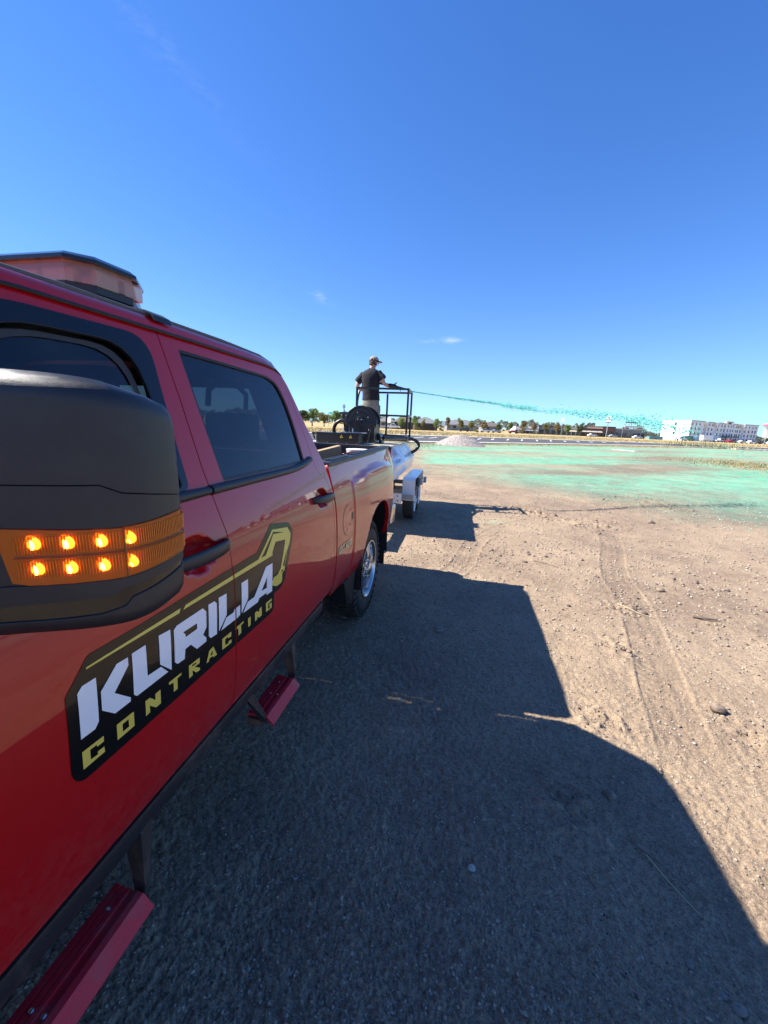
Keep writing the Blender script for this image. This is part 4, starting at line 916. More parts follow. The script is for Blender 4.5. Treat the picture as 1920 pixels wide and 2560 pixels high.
# things lying in the bed
cbx = MB().add([(-.60,3.78,1.385),(-.40,4.12,1.455),(-.40,4.15,1.36),(-.60,3.82,1.26),(-.64,3.80,1.388),(-.44,4.14,1.458),(-.44,4.17,1.36),(-.64,3.84,1.26)], [(0,1,2,3),(7,6,5,4),(0,4,5,1),(1,5,6,2),(2,6,7,3),(3,7,4,0)])
tag(cbx.build('cardboard_box', M['cardboard'], bevel=.003), 'brown cardboard carton standing on edge in the truck bed', 'box')
e = empty('red_carton', (-.45,4.2,.88), 'flat red printed carton leaning in the truck bed beside the brown cardboard', 'box')
q = MB().add([(-.52,4.10,1.335),(-.36,4.22,1.395),(-.30,4.42,1.395),(-.46,4.34,1.335),(-.52,4.10,.885),(-.36,4.22,.885),(-.30,4.42,.885),(-.46,4.34,.885)], [(0,1,2,3),(7,6,5,4),(0,4,5,1),(1,5,6,2),(2,6,7,3),(3,7,4,0)]).build('carton_body', M['redbox'], e, bevel=.003)
MB().ball((-.405,4.275,1.372), (.030,.028,.004)).build('printed_disc', M['white'], e)
e = empty('white_pail', (-.40,4.66,.88), 'white plastic pail standing in the truck bed by the tailgate', 'pail')
MB().lathe([(0,.0),(0,.10),(.498,.115),(.505,.12),(.515,.12),(.515,.0)], (-.40,4.66,.88), 2, 24).build('pail_body', M['pail'], e, smooth=True)
MB().tube([(-.40+.122*math.cos(t_), 4.66, 1.37-.08*abs(math.sin(t_))) for t_ in np.linspace(0, math.pi, 12)], .003, 6).build('handle', M['zinc'], e)

# roof light bar
LB = empty('light_bar', (-1.0,2.0,1.96), 'amber and clear warning light bar with black lid across the red truck roof', 'light bar')
pl = [(-1.5,1.845),(-.50,1.845),(-.445,1.905),(-.435,2.04),(-.53,2.17),(-1.47,2.17),(-1.565,2.04),(-1.555,1.905)]
def grow(P, k): c_ = np.array([-1.0,2.0]); return [tuple(c_+(np.array(p)-c_)*np.array(k)) for p in P]
lid = MB(); A_ = grow(pl, (1.0,1.0)); B_ = grow(pl, (.965,.86)); n = 8
lid.add([(x,y,2.094) for x,y in A_]+[(x,y,2.104) for x,y in A_]+[(x,y,2.118) for x,y in B_], [tuple(range(8))[::-1], tuple(range(16,24))]+[(i,(i+1)%8,8+(i+1)%8,8+i) for i in range(8)]+[(8+i,8+(i+1)%8,16+(i+1)%8,16+i) for i in range(8)])
lid.build('lid', M['plastic_gloss'], LB)
lb_m = bpy.data.materials.new('frosted_amber_clear'); N, L, b = nodes_of(lb_m); b.inputs['Base Color'].default_value = (.62,.40,.30,1); b.inputs['Roughness'].default_value = .18; b.inputs['Coat Weight'].default_value = .5
tn = N.new('ShaderNodeBsdfTransparent'); tn.inputs[0].default_value = (.95,.78,.66,1); ms_ = N.new('ShaderNodeMixShader'); ms_.inputs[0].default_value = .45
out = [n_ for n_ in N if n_.type == 'OUTPUT_MATERIAL'][0]; L.new(tn.outputs[0], ms_.inputs[1]); L.new(b.outputs[0], ms_.inputs[2]); L.new(ms_.outputs[0], out.inputs[0])
C1 = grow(pl, (.985,.95)); C2 = grow(pl, (.97,.90))
ln = MB().add([(x,y,2.036) for x,y in C1]+[(x,y,2.094) for x,y in C2], [(i,(i+1)%8,8+(i+1)%8,8+i) for i in range(8)]).build('lens', lb_m, LB)
for k in range(7):
    x0 = -1.46+k*.135; MB().box((x0,1.90,2.040),(x0+.115,1.93,2.088)).build('lamp_module', M['lb_in'], ln, bevel=.004)
for y0 in (1.93,2.03): MB().box((-.50,y0,2.040),(-.475,y0+.075,2.088)).build('lamp_module', M['lb_in'], ln, bevel=.004)
D1 = grow(pl, (.97,.92)); D2 = grow(pl, (.90,.72))
MB().add([(x,y,1.992) for x,y in D2]+[(x,y,2.014) for x,y in D1]+[(x,y,2.036) for x,y in D1], [tuple(range(8))[::-1], tuple(range(16,24))]+[(i+k*8,(i+1)%8+k*8,8+(i+1)%8+k*8,8+i+k*8) for i in range(8) for k in (0,1)]).build('base', M['plastic'], LB)
for x0, sg in ((-.60, 1), (-1.40, -1)):
    b_ = MB().add([(x0,y,z) for y in (1.86,1.96) for z in (1.955,1.995)]+[(x0+sg*.17,y,z) for y in (1.86,1.96) for z in (1.952,1.975)], [(0,1,3,2),(4,6,7,5),(0,4,5,1),(2,3,7,6),(1,5,7,3),(0,2,6,4)])
    ft = b_.build('mounting_foot', M['plastic'], LB, bevel=.006, smooth=True)
    xs2 = -.2 if sg > 0 else -1.8
    MB().add([(xs2+sg*dx, y, z) for y in (1.84,1.905) for dx, z in ((-.22,1.960),(-.10,1.954),(-.03,1.942),(-.010,1.932),(-.002,1.918),(.001,1.918),(-.004,1.934),(-.028,1.946),(-.10,1.959),(-.22,1.966))],
             [tuple(range(10)), tuple(range(10,20))[::-1]]+[(i,(i+1)%10,10+(i+1)%10,10+i) for i in range(10)]).build('roof_hook', M['plastic'], ft)

# ------------------------------------------------------------------ hydroseeding trailer
TY = R(1.5)
TRL = empty('hydroseeder_trailer', (-1.08, 6.5, 0), 'white tandem axle hydroseeding trailer with hose reel and railed platform, hitched behind the pickup', 'trailer', rz=TY)
LO = dict(local=True)
def tb(name, b, m_, par=TRL, **k): return b.build(name, m_, par, local=True, **k)
csec = [(-.56,1.31),(.56,1.31),(.76,1.035),(.715,.82),(.42,.58),(-.42,.58),(-.715,.82),(-.76,1.035)]
tank = tb('tank', MB().prism(csec, 1, 0, 2.40), M['white_metal'], bevel=.012, smooth=True)
tb('deck', MB().box((-.60,-.03,1.312),(.60,2.95,1.322)).box((-.575,-.045,1.285),(.575,-.03,1.325)), M['deck'])
tb('deck_edge_trim', MB().box((-.60,-.052,1.30),(.60,-.046,1.335)), M['grey_metal'])
for y0 in (.0, .8, 1.6, 2.38): tb('weld_seam', MB().beam((.563,y0+.01,1.312),(.764,y0+.01,1.036),.014,.004,(1,0,1)), M['white_metal'], tank)
# printing on the sloping upper panel
def paneltext(txt, size, y0, t0, sy, mt_, name):
    me = textmesh(txt, size); n = len(me.vertices); co = np.zeros(n*3); me.vertices.foreach_get('co', co); co = co.reshape(-1, 3)
    d = Vector((.20,0,-.275)); d.normalize(); nn = Vector((.275,0,.20)).normalized()
    u = co[:, 0]*sy; v = co[:, 1]
    P = np.zeros((n, 3)); P[:, 1] = y0+u; P[:, 0] = .56+d.x*(t0-v)+nn.x*.003; P[:, 2] = 1.31+d.z*(t0-v)+nn.z*.003
    me.vertices.foreach_set('co', P.ravel()); me.materials.append(mt_); me.update(); return link(name, me, tank, True)
paneltext('FINN', .24, .10, .20, 1.1, M['redprint'], 'red_lettering')
paneltext('HydroSeeder', .10, .10, .30, 1.05, M['blueprint'], 'blue_lettering')
# frame
tb('frame_rail', MB().box((.30,-.9,.42),(.38,2.9,.54)).box((-.38,-.9,.42),(-.30,2.9,.54)), M['grey_metal'])
for y0 in (.55, 1.0, 1.45, 2.3): tb('cross_member', MB().box((-.78,y0,.44),(.98,y0+.05,.52)), M['grey_metal'])
tb('drawbar', MB().beam((.30,-.8,.47),(.02,-1.35,.47),.07).beam((-.30,-.8,.47),(-.02,-1.35,.47),.07).box((-.04,-1.42,.44),(.04,-1.2,.51)), M['black_paint'])
hb = MB()
hb.box((.38,.40,.40),(.80,.44,.56)); brk = tb('perforated_bracket', hb, M['white_metal'])
for i in range(4):
    for z in (.44,.52): tb('hole', MB().lathe([(-.003,.012),(-.003,.0)], (.44+.1*i,.40,z), 1, 10), M['rubber'], brk)
for x0, y0 in ((.42,.35),(.55,1.0),(.42,1.9),(-.42,.35),(-.42,1.9)): tb('tank_leg', MB().box((x0-.03,y0,.50),(x0+.03,y0+.06,.80)), M['black_paint'])
for s in (1, -1):
    xa, xb = (.77, .985) if s > 0 else (-.985, -.77)
    f = tb('fender', MB().prism([(.70,.40),(.70,.745),(.78,.785),(2.12,.785),(2.20,.745),(2.20,.46),(2.19,.46),(2.19,.738),(2.115,.775),(.785,.775),(.71,.738),(.71,.40)], 0, xa, xb), M['white_metal'], bevel=.003)
    tb('inner_fender_wall', MB().prism([(.71,.46),(.71,.74),(.785,.775),(2.115,.775),(2.19,.74),(2.19,.46)], 0, xa-.004 if s > 0 else xb-.006, xa+.006 if s > 0 else xb+.004), M['grey_metal'], f)
    for z in (.43,.70):
        for q in (.03,.18): tb('bolt', MB().ball((xa+q, .697, z), .006, 6, 4), M['zinc'], f)
    tb('marker_light', MB().box(((xb if s > 0 else xa-.012),2.0,.60),((xb+.012 if s > 0 else xa),2.08,.64)), M['taillight'], f)
    for y0 in (1.10, 1.82):
        xo = (.955 if s > 0 else -.955); sg = -s
        t = tb('wheel', MB().lathe([(a*sg, r) for a, r in ((.0,.19),(-.004,.22),(-.002,.28),(.012,.315),(.03,.325),(.16,.325),(.178,.315),(.19,.28),(.19,.19))], (xo,y0,.328), 0, 36, True), M['tyre'], smooth=True, angle=50)
        rm = tb('rim', MB().lathe([(a*sg, r) for a, r in ((-.002,.19),(-.006,.195),(.01,.175),(.05,.165),(.055,.10),(.02,.09),(.01,.05),(-.03,.045),(-.035,0))], (xo,y0,.328), 0, 28), M['white_metal'], t, smooth=True, angle=50)
        for k in range(5):
            a = 2*math.pi*k/5; tb('lug_nut', MB().ball((xo+sg*.02, y0+.075*math.cos(a), .328+.075*math.sin(a)), .010, 6, 4), M['zinc'], rm)
tb('rear_light_bracket', MB().box((.99,2.25,.50),(1.05,2.33,.62)), M['grey_metal'])
tb('axle', MB().tube([(-.8,1.10,.33),(.8,1.10,.33)], .03).tube([(-.8,1.82,.33),(.8,1.82,.33)], .03), M['black_paint'])
# control box
cb_ = tb('control_box', MB().box((-.60,.22,1.325),(.10,.55,1.475)), M['black_paint'], bevel=.006)
tb('box_lid', MB().box((-.61,.21,1.476),(.11,.56,1.492)), M['black_paint'], cb_, bevel=.003)
for k in range(5): tb('rivet', MB().ball((-.57+.16*k, .218, 1.335), .006, 6, 4), M['zinc'], cb_)
for x0 in (-.18,-.03):
    s_ = tb('warning_sticker', MB().add([(x0-.026,.2175,1.418),(x0+.026,.2175,1.418),(x0,.2175,1.466)], [(0,1,2)]), M['yellow'], cb_)
    tb('warning_mark', MB().add([(x0-.010,.2165,1.427),(x0+.010,.2165,1.427),(x0+.003,.2165,1.447),(x0-.004,.2165,1.447)], [(0,1,2,3)]), M['rubber'], s_)
tb('control_rod', MB().tube([(-.22,.30,1.50),(.0,.32,1.505),(.20,.36,1.505)], .007, 8), M['zinc'], smooth=True)
tb('control_lever', MB().beam((.20,.36,1.36),(.24,.36,1.54),.02,.03).beam((.20,.36,1.38),(.14,.38,1.49),.014,.02).ball((.24,.36,1.545),(.022,.022,.03)), M['black_paint'], smooth=True)
tb('box_latch', MB().beam((-.62,.25,1.46),(-.66,.22,1.48),.03).beam((-.66,.22,1.48),(-.62,.22,1.38),.02), M['black_paint'])
tb('suction_hose', MB().tube(smoothline([(-.34,.45,1.42),(-.37,.42,1.53),(-.33,.40,1.63),(-.24,.40,1.685),(-.15,.40,1.665),(-.09,.40,1.60),(-.085,.40,1.49)], 5), .028, 12), M['hose'], smooth=True)
tb('cable', MB().tube(smoothline([(-.25,.25,1.55),(-.19,.22,1.58),(-.12,.25,1.50)], 4), .004, 6), M['zinc'])
# hose reel, axis along the trailer
rc = (-.02, .0, 1.672)
fl1 = [( .80,.27),(.795,.275),(.79,.27),(.79,.245),(.805,.235),(.805,.17),(.795,.160),(.795,.10),(.78,.09),(.78,.03),(.76,.025),(.76,.0)]
rl_ = tb('reel_flange', MB().lathe([(a, r) for a, r in fl1], rc, 1, 56).lathe([(.812,.0),(.812,.27),(.80,.275)], rc, 1, 56), M['black_paint'], smooth=True, angle=35)
tb('reel_flange', MB().lathe([(1.13,.0),(1.13,.27),(1.137,.276),(1.145,.27),(1.145,.0)], rc, 1, 56), M['black_paint'], smooth=True, angle=35)
for a, r in ((1.9,.165),(.55,.155),(3.4,.11),(4.5,.05),(5.4,.06),(1.2,.045),(2.4,.06),(3.9,.15)): tb('bolt', MB().ball((rc[0]+r*math.cos(a), .778, rc[2]+r*math.sin(a)), (.009,.006,.009), 8, 5), M['zinc'], rl_)
hz = MB()
for j in range(8):
    rr = .215+.012*math.sin(j*2.1); hz.lathe([(.84+.037*j+.017*math.cos(t), rr+.017*math.sin(t)) for t in np.linspace(0, 2*math.pi, 9)[:-1]], rc, 1, 36, True)
tb('coiled_hose', hz, M['hose'], smooth=True)
pl_ = tb('reel_bracket', MB().box((-.14,.74,1.325),(.235,.755,1.655)).box((-.30,.74,1.325),(-.14,.755,1.56)).box((.215,.755,1.325),(.235,1.2,1.655)), M['black_paint'], bevel=.003)
tb('white_drop_sticker', MB().ball((-.155,.738,1.53), (.026,.002,.034), 12, 8), M['white'], pl_)
tb('slot', MB().box((.06,.7385,1.555),(.13,.7395,1.585)), M['rubber'], pl_)
tb('reel_stand', MB().beam((-.30,1.0,1.325),(-.37,.95,1.80),.05).beam((-.37,1.15,1.325),(-.30,.9,1.76),.04).box((-.42,.88,1.79),(-.22,1.0,1.83)), M['black_paint'], bevel=.003)
vz = tb('valve', MB().lathe([(0,.02),(.03,.02),(.035,.012),(.07,.012),(.08,.028),(.11,.028),(.115,.012),(.135,.012)], (-.36,.93,1.83), 2, 12), M['zinc'], smooth=True, angle=40)
tb('valve_arm', MB().beam((-.36,.93,1.84),(-.20,.95,1.81),.03,.02), M['zinc'], vz)
tb('pump_motor', MB().lathe([(0,.0),(0,.08),(.22,.08),(.22,.0)], (.22,1.0,1.42), 1, 16).box((.15,1.0,1.325),(.32,1.25,1.36)), M['black_paint'], smooth=True, angle=40)
yc = tb('yellow_coupling', MB().lathe([(-.05,.0),(-.05,.030),(-.03,.034),(-.01,.034),(0,.028),(.02,.028),(.03,.034),(.05,.034),(.05,.0)], (.20,.86,1.36), 0, 14), M['yellow'], smooth=True, angle=40)
tb('coupling_collar', MB().lathe([(.05,.0),(.05,.022),(.09,.022),(.09,.0)], (.20,.86,1.36), 0, 12), M['zinc'], yc)
tb('delivery_hose', MB().tube(smoothline([(.30,1.22,1.41),(.42,1.5,1.40),(.52,1.85,1.395),(.62,2.15,1.395),(.76,2.32,1.36),(.84,2.36,1.27),(.80,2.32,1.17),(.70,2.24,1.10)], 6), .033, 12), M['hose'], smooth=True)
tb('hose_clamp', MB().lathe([(-.02,.036),(-.02,.045),(.02,.045),(.02,.036)], (.60,2.12,1.40), 1, 12).beam((.60,2.12,1.44),(.60,2.12,1.49),.03), M['zinc'])
tb('round_hatch', MB().lathe([(0,.0),(0,.14),(.012,.14),(.012,.16),(0,.16)], (.1,.7,1.324), 2, 28), M['grey_metal'], smooth=True)
# platform and railings
tb('platform_plinth', MB().box((-.50,2.14,1.325),(.62,2.90,1.395)), M['black_paint'], bevel=.004)
P0, P1, YB, YF = -.47, .585, 2.86, 2.20
W_ = .038
def post(x, y, z1=2.33): tb('railing_post', MB().box((x-W_/2,y-W_/2,1.395),(x+W_/2,y+W_/2,z1)), M['black_paint'], bevel=.003)
def railb(p, q): tb('railing_bar', MB().beam(p, q, W_, W_), M['black_paint'])
post(P0, YF); post(P1, YF); post(.045, YB, 2.30); post(P1-.01, YB, 2.31)
railb((P0-W_/2,YF,2.35),(P1+W_/2,YF,2.35)); railb((-.25,YB,2.322),(P1+.01,YB,2.33)); railb((P1,YF+W_/2,2.35),(P1-.01,YB-W_/2,2.33))
railb((-.25,YB,1.845),(.026,YB,1.845)); railb((.064,YB,1.845),(P1-.03,YB,1.845)); railb((P1,YF+W_/2,1.84),(P1-.01,YB-W_/2,1.84))
railb((-.47,YB,1.42),(P1-.03,YB,1.42)); railb((P0+W_/2,YF,1.42),(P1-W_/2,YF,1.42))
tb('railing_foot', MB().box((P1-.03,YF-.03,1.33),(P1+.035,YF+.03,1.42)), M['grey_metal'])

# ------------------------------------------------------------------ the operator
M['skin'] = mat('skin', (.50,.27,.19), .55, var=.08)
M['shirt'] = mat('black_cotton', (.012,.012,.016), .9, bump=.006, bscale=14, var=.25, vscale=9)
M['pants'] = mat('khaki_grey_cloth', (.20,.19,.155), .9, bump=.006, bscale=12, var=.12, vscale=9)
M['cap'] = mat('camouflage_cap_cloth', (.30,.25,.20), .85, dirt=(.10,.09,.07), vscale=28)
M['hair'] = mat('brown_hair', (.06,.032,.018), .7, var=.3, vscale=60)
def skinmesh(name, nodes, edges, mt_, parent, sub=2, rootk=0):
    me = bpy.data.meshes.new(name); me.from_pydata([n[0] for n in nodes], edges, []); me.update(); me.materials.append(mt_)
    o = link(name, me, parent); md = o.modifiers.new('skin', 'SKIN'); md.use_smooth_shade = True; md.branch_smoothing = .6
    for i, n in enumerate(nodes):
        r = n[1] if isinstance(n[1], tuple) else (n[1], n[1]); me.skin_vertices[0].data[i].radius = r; me.skin_vertices[0].data[i].use_root = (i == rootk)
    sb = o.modifiers.new('sub', 'SUBSURF'); sb.levels = sub; sb.render_levels = sub
    return o
PX, PY, PZ = -1.42, 9.04, 1.405
PE = empty('person', (PX, PY, PZ), 'person in black T-shirt, camouflage cap and khaki trousers spraying from the trailer platform', 'person')
pv = lambda x, y, z: (PX+x, PY+y, z-.03)
body = [(pv(.02,0,2.19),(.135,.10)),(pv(.01,0,2.38),(.125,.095)),(pv(0,0,2.58),(.15,.105)),(pv(.01,0,2.72),(.13,.09)),(pv(.02,.01,2.80),.066),(pv(.04,.03,2.865),(.062,.066)),(pv(.05,.04,2.93),(.078,.088)),(pv(.05,.04,2.975),(.066,.076)),
        (pv(-.16,0,2.68),.050),(pv(-.25,-.01,2.56),.050),(pv(-.295,.0,2.43),.043),(pv(-.22,.14,2.38),.036),(pv(-.12,.24,2.38),.028),
        (pv(.17,.0,2.71),.050),(pv(.24,-.02,2.62),.052),(pv(.29,.0,2.50),.044),(pv(.36,.12,2.48),.036),(pv(.42,.20,2.46),.028),
        (pv(-.08,0,2.08),(.095,.10)),(pv(-.11,.03,1.78),.066),(pv(-.12,-.01,1.48),.045),(pv(.11,0,2.08),(.095,.10)),(pv(.15,.02,1.78),.066),(pv(.16,-.02,1.48),.045)]
be = [(0,1),(1,2),(2,3),(3,4),(4,5),(5,6),(6,7),(3,8),(8,9),(9,10),(10,11),(11,12),(3,13),(13,14),(14,15),(15,16),(16,17),(0,18),(18,19),(19,20),(0,21),(21,22),(22,23)]
bodyo = skinmesh('body', body, be, M['skin'], PE)
def ellloft(secs, n=20):
    V = []; F = []
    for cx_, cy_, cz_, rx_, ry_, tx_, ty_ in secs:   # tilt: z offset along x and y
        for k in range(n):
            a = 2*math.pi*k/n; c_, s_ = math.cos(a), math.sin(a); ex = math.copysign(abs(c_)**.85, c_)*rx_; ey = math.copysign(abs(s_)**.85, s_)*ry_
            V.append(pv(cx_+ex, cy_+ey, cz_+tx_*ex+ty_*ey+.004*math.sin(5*a+cz_*40)))
    for i in range(len(secs)-1):
        for k in range(n): F.append((i*n+k, i*n+(k+1) % n, (i+1)*n+(k+1) % n, (i+1)*n+k))
    F.append(tuple((len(secs)-1)*n+k for k in range(n)))
    return V, F
def limb(p0, p1, r0, r1, n=14, rings=5, wr=.004):
    p0 = Vector(pv(*p0)); p1 = Vector(pv(*p1)); return [p0.lerp(p1, i/rings) for i in range(rings+1)], [r0+(r1-r0)*i/rings+wr*math.sin(i*2.3) for i in range(rings+1)], n
sb_ = MB().add(*ellloft([(.02,.0,2.165,.190,.135,.0,.0),(.02,0,2.24,.182,.132,0,0),(.012,0,2.36,.178,.130,0,0),(.004,0,2.48,.190,.135,0,0),(0,0,2.58,.200,.138,0,0),(.0,0,2.66,.205,.132,0,0),(.002,0,2.715,.195,.118,.05,0),(.006,.0,2.755,.155,.095,.06,0),(.012,.004,2.785,.098,.078,.06,0),(.018,.01,2.805,.070,.068,.0,0)]))
for A_, B_, r0, r1 in (((-.145,0,2.695),(-.285,-.01,2.525),.070,.078),((.155,0,2.725),(.275,-.02,2.60),.070,.078)):
    sb_.tube(*limb(A_, B_, r0, r1))
sb_.build('t_shirt', M['shirt'], PE, smooth=True, angle=70)
tr2 = MB().add(*ellloft([(.02,.0,1.98,.165,.125,0,0),(.02,0,2.08,.182,.135,0,0),(.02,0,2.16,.176,.126,0,0),(.02,0,2.20,.168,.120,0,0)]))
for x0, x1 in ((-.075,-.12),(.115,.16)): tr2.tube(*limb((x0,0,2.06),(x1,0.0,1.44),.112,.078,14,6,.006))
tr2.build('trousers', M['pants'], PE, smooth=True, angle=70)
for x0 in (-.12,.16): MB().ball(pv(x0,.05,1.445), (.05,.13,.05), 12, 8).build('boot', M['cardboard'], PE, smooth=True)
hd = Vector(pv(.052,.045,2.955)); fw = Vector((.86,.50,-.06)).normalized(); sd_ = Vector((-fw.y, fw.x, 0)).normalized()
def dome():
    V = []; F = []; n = 20; m_ = 6
    for i in range(m_+1):
        t = i/m_*math.pi/2
        for k in range(n):
            a = 2*math.pi*k/n; r = math.cos(t); rr = .098 if math.cos(a) > 0 else .104
            V.append(hd + fw*(rr*r*math.cos(a)) + sd_*(.088*r*math.sin(a)) + Vector((0,0,.012+.088*math.sin(t)**.9)))
    for i in range(m_):
        for k in range(n): F.append((i*n+k, i*n+(k+1) % n, (i+1)*n+(k+1) % n, (i+1)*n+k))
    return V, F
V, F = dome(); cap = MB().add(V, F).build('cap', M['cap'], PE, smooth=True)
V = []; 
for z0 in (.014, .006):
    for a in np.linspace(-1.05, 1.05, 11): V.append(hd+fw*(.094*math.cos(a))+sd_*(.084*math.sin(a))+Vector((0,0,z0)))
    for a in np.linspace(-1.05, 1.05, 11): V.append(hd+fw*(.062+.115*math.cos(a)**.7)+sd_*(.080*math.sin(a))+Vector((0,0,z0-.020*math.cos(a))))
F = [(k, k+1, 12+k, 11+k) for k in range(10)]+[(22+k, 33+k, 34+k, 23+k) for k in range(10)]+[(11+k, 12+k, 34+k, 33+k) for k in range(10)]
MB().add(V, F).build('cap_brim', M['cap'], cap, smooth=True)
hr = MB()
for i in range(46):
    a = random.uniform(2.0, 4.9); zz = random.uniform(-.075, .02); p = hd+fw*(.086*math.cos(a))+sd_*(.080*math.sin(a))+Vector((0,0,zz)); hr.ball(tuple(p), (.024,.024,.028), 7, 5)
hr.build('hair', M['hair'], bodyo, smooth=True)
MB().ball(tuple(hd+fw*.096+Vector((0,0,-.035))), (.014,.012,.018), 8, 6).build('nose', M['skin'], bodyo, smooth=True)
MB().ball(tuple(hd-sd_*.080+Vector((0,0,-.025))), (.014,.010,.024), 8, 6).build('ear', M['skin'], bodyo, smooth=True)
MB().tube([tuple(hd+fw*(.094*math.cos(a))+sd_*(.086*math.sin(a))+Vector((0,0,-.010))) for a in np.linspace(-1.5, 1.5, 12)], .010, 6).build('sunglasses', M['plastic_gloss'], bodyo, smooth=True)
MB().tube([tuple(hd+fw*(.090*math.cos(a))+Vector((0,0,-.066))+sd_*(.03*math.sin(a))) for a in np.linspace(-1, 1, 5)], .005, 5).build('mouth', M['redbox'], bodyo)
def hand(c, d, n_):
    c = Vector(c); d = Vector(d).normalized(); n_ = Vector(n_).normalized(); s_ = d.cross(n_); b = MB()
    b.ball(tuple(c+d*.02), (.036,.034,.030), 10, 7)
    for k, L_ in enumerate((.062,.070,.066,.052)):
        p = c+d*.045+s_*(.012*(k-1.5)*1.5); b.tube([p, p+d*L_*.45-n_*.008, p+d*L_*.6-n_*.030, p+d*L_*.35-n_*.048], [.0095,.009,.0085,.007], 7)
    p = c+s_*.03; b.tube([p, p+s_*.02+d*.025-n_*.01, p+s_*.012+d*.045-n_*.03], [.011,.010,.008], 7)
    return b.build('hand', M['skin'], bodyo, smooth=True)
hand(pv(-.11,.25,2.38), (.8,.5,.0), (0,0,1)); hand(pv(.42,.20,2.468), (.85,-.3,-.1), (0,0,1))
GN = empty('spray_gun', (-1.1,9.2,2.48), 'long black spray gun held over the platform railing', 'spray gun')
g0 = Vector((-1.50,9.28,2.56)); g1 = Vector((-.60,9.02,2.365)); 
MB().tube([g0, g0.lerp(g1,.25), g0.lerp(g1,.5)], [.030,.030,.030], 12).build('barrel_hose', M['hose'], GN, smooth=True)
MB().tube([g0.lerp(g1,.5), g0.lerp(g1,.56), g0.lerp(g1,.66), g0.lerp(g1,.70)], [.036,.045,.045,.03], 12).build('ball_valve', M['black_paint'], GN, smooth=True, angle=40)
MB().beam(tuple(g0.lerp(g1,.62)+Vector((0,0,.03))), tuple(g0.lerp(g1,.70)+Vector((0,0,.085))), .03, .014).build('valve_lever', M['black_paint'], GN)
MB().tube([g0.lerp(g1,.70), g0.lerp(g1,.85), g1], [.026,.022,.018], 12).build('nozzle', M['black_paint'], GN, smooth=True)
MB().beam(tuple(g0.lerp(g1,.80)-Vector((0,0,.02))), tuple(g0.lerp(g1,.80)-Vector((0,0,.07))), .012).build('pin', M['black_paint'], GN)
MB().tube(smoothline([tuple(g0), (-1.64,9.25,2.46), (-1.71,9.12,2.20), (-1.68,9.0,1.75), (-1.60,9.0,1.44)], 5), .022, 10).build('feed_hose', M['hose'], GN, smooth=True)

# slurry jet: a thin stream that breaks into flying clots
N0 = np.array([-.575, 9.01]); UJ = np.array([.8916, .4529])
zs_ = [0,.12,.66,1.12,1.8,2.61,3.4,4.22,5.03,6.02,6.73,7.56,9,10.5,12,13]; zv_ = [2.345,2.33,2.29,2.26,2.21,2.15,2.12,2.10,2.07,2.01,1.94,1.81,1.50,1.05,.5,.0]
Nn = 7600; rs = np.random.RandomState(21)
s = 7.7*rs.rand(Nn)**.85; s[:120] = 7.4+4.8*rs.rand(120); s[260:2600] = .4+2.6*rs.rand(2340)
clump = vnoise(s*3.1, np.zeros(Nn), 77)*.6+vnoise(s*11, np.zeros(Nn), 78)*.4
keep = (rs.rand(Nn) < .25+1.3*clump); s = s[keep]; clump = clump[keep]; Nn = len(s)
spread = (.003+.0165*s**1.12)*(.55+.7*clump)
gx_ = N0[0]+UJ[0]*s+rs.randn(Nn)*spread; gy_ = N0[1]+UJ[1]*s+rs.randn(Nn)*spread
gz_ = np.interp(s, zs_, zv_)+rs.randn(Nn)*spread*.55+.05*(vnoise(s*2.1, np.zeros(Nn), 79)-.5)*np.clip(s/4, 0, 1)
k = gz_ > .04; gx_, gy_, gz_, s = gx_[k], gy_[k], gz_[k], s[k]; Nn = len(gx_)
sz = (.0034+.0014*s)*(.30+1.1*rs.rand(Nn)**2.0)
t = np.array([(1,0,0),(-1,0,0),(0,1,0),(0,-1,0),(0,0,1),(0,0,-1)], float); fc_ = np.array([(0,2,4),(2,1,4),(1,3,4),(3,0,4),(2,0,5),(1,2,5),(3,1,5),(0,3,5)])
Vv = t[None]*(1+(rs.rand(Nn,6,1)-.5)*1.2)*sz[:, None, None]*np.array([1.5,1.2,.8])+np.stack([gx_, gy_, gz_], 1)[:, None, :]
Fc = (fc_[None]+np.arange(Nn)[:, None, None]*6).reshape(-1, 3)
M['slurry'] = mat('green_slurry', (.08,.55,.38), .45, var=.5, vscale=9)
jet = MB().add(Vv.reshape(-1, 3).tolist(), Fc.tolist())
pts = [(N0[0]+UJ[0]*q, N0[1]+UJ[1]*q, float(np.interp(q, zs_, zv_))) for q in np.linspace(0, 2.0, 18)]
jet.tube(pts, [float(a) for a in np.linspace(.011, .005, 18)], 6)
o = jet.build('slurry_spray', M['slurry']); tag(o, 'thin jet of green slurry breaking into flying clots above the field', 'spray', kind='stuff')

# ------------------------------------------------------------------ parking lot, kerbs
M['asphalt'] = mat('asphalt', (.060,.058,.058), .9, var=.2, vscale=.8)
M['concrete'] = mat('kerb_concrete', (.46,.43,.38), .85, var=.12, vscale=2)
M['paint'] = mat('white_road_paint', (.72,.72,.70), .7)
V = []; F = []
xs_ = np.linspace(-58, 158, 60)
nyv = np.interp(xs_, [p[0] for p in NEAR], [p[1] for p in NEAR]); fyv = np.interp(xs_, [p[0] for p in FARC], [p[1] for p in FARC])
ns = 6
for x, a, b_ in zip(xs_, nyv, fyv):
    for k in range(ns+1): V.append((x, a+(b_-a)*k/ns, .075))
for i in range(len(xs_)-1):
    for k in range(ns): F.append((i*(ns+1)+k, (i+1)*(ns+1)+k, (i+1)*(ns+1)+k+1, i*(ns+1)+k+1))
tag(link('parking_lot', mesh('parking_lot', V, F, M['asphalt'])), kind='structure')
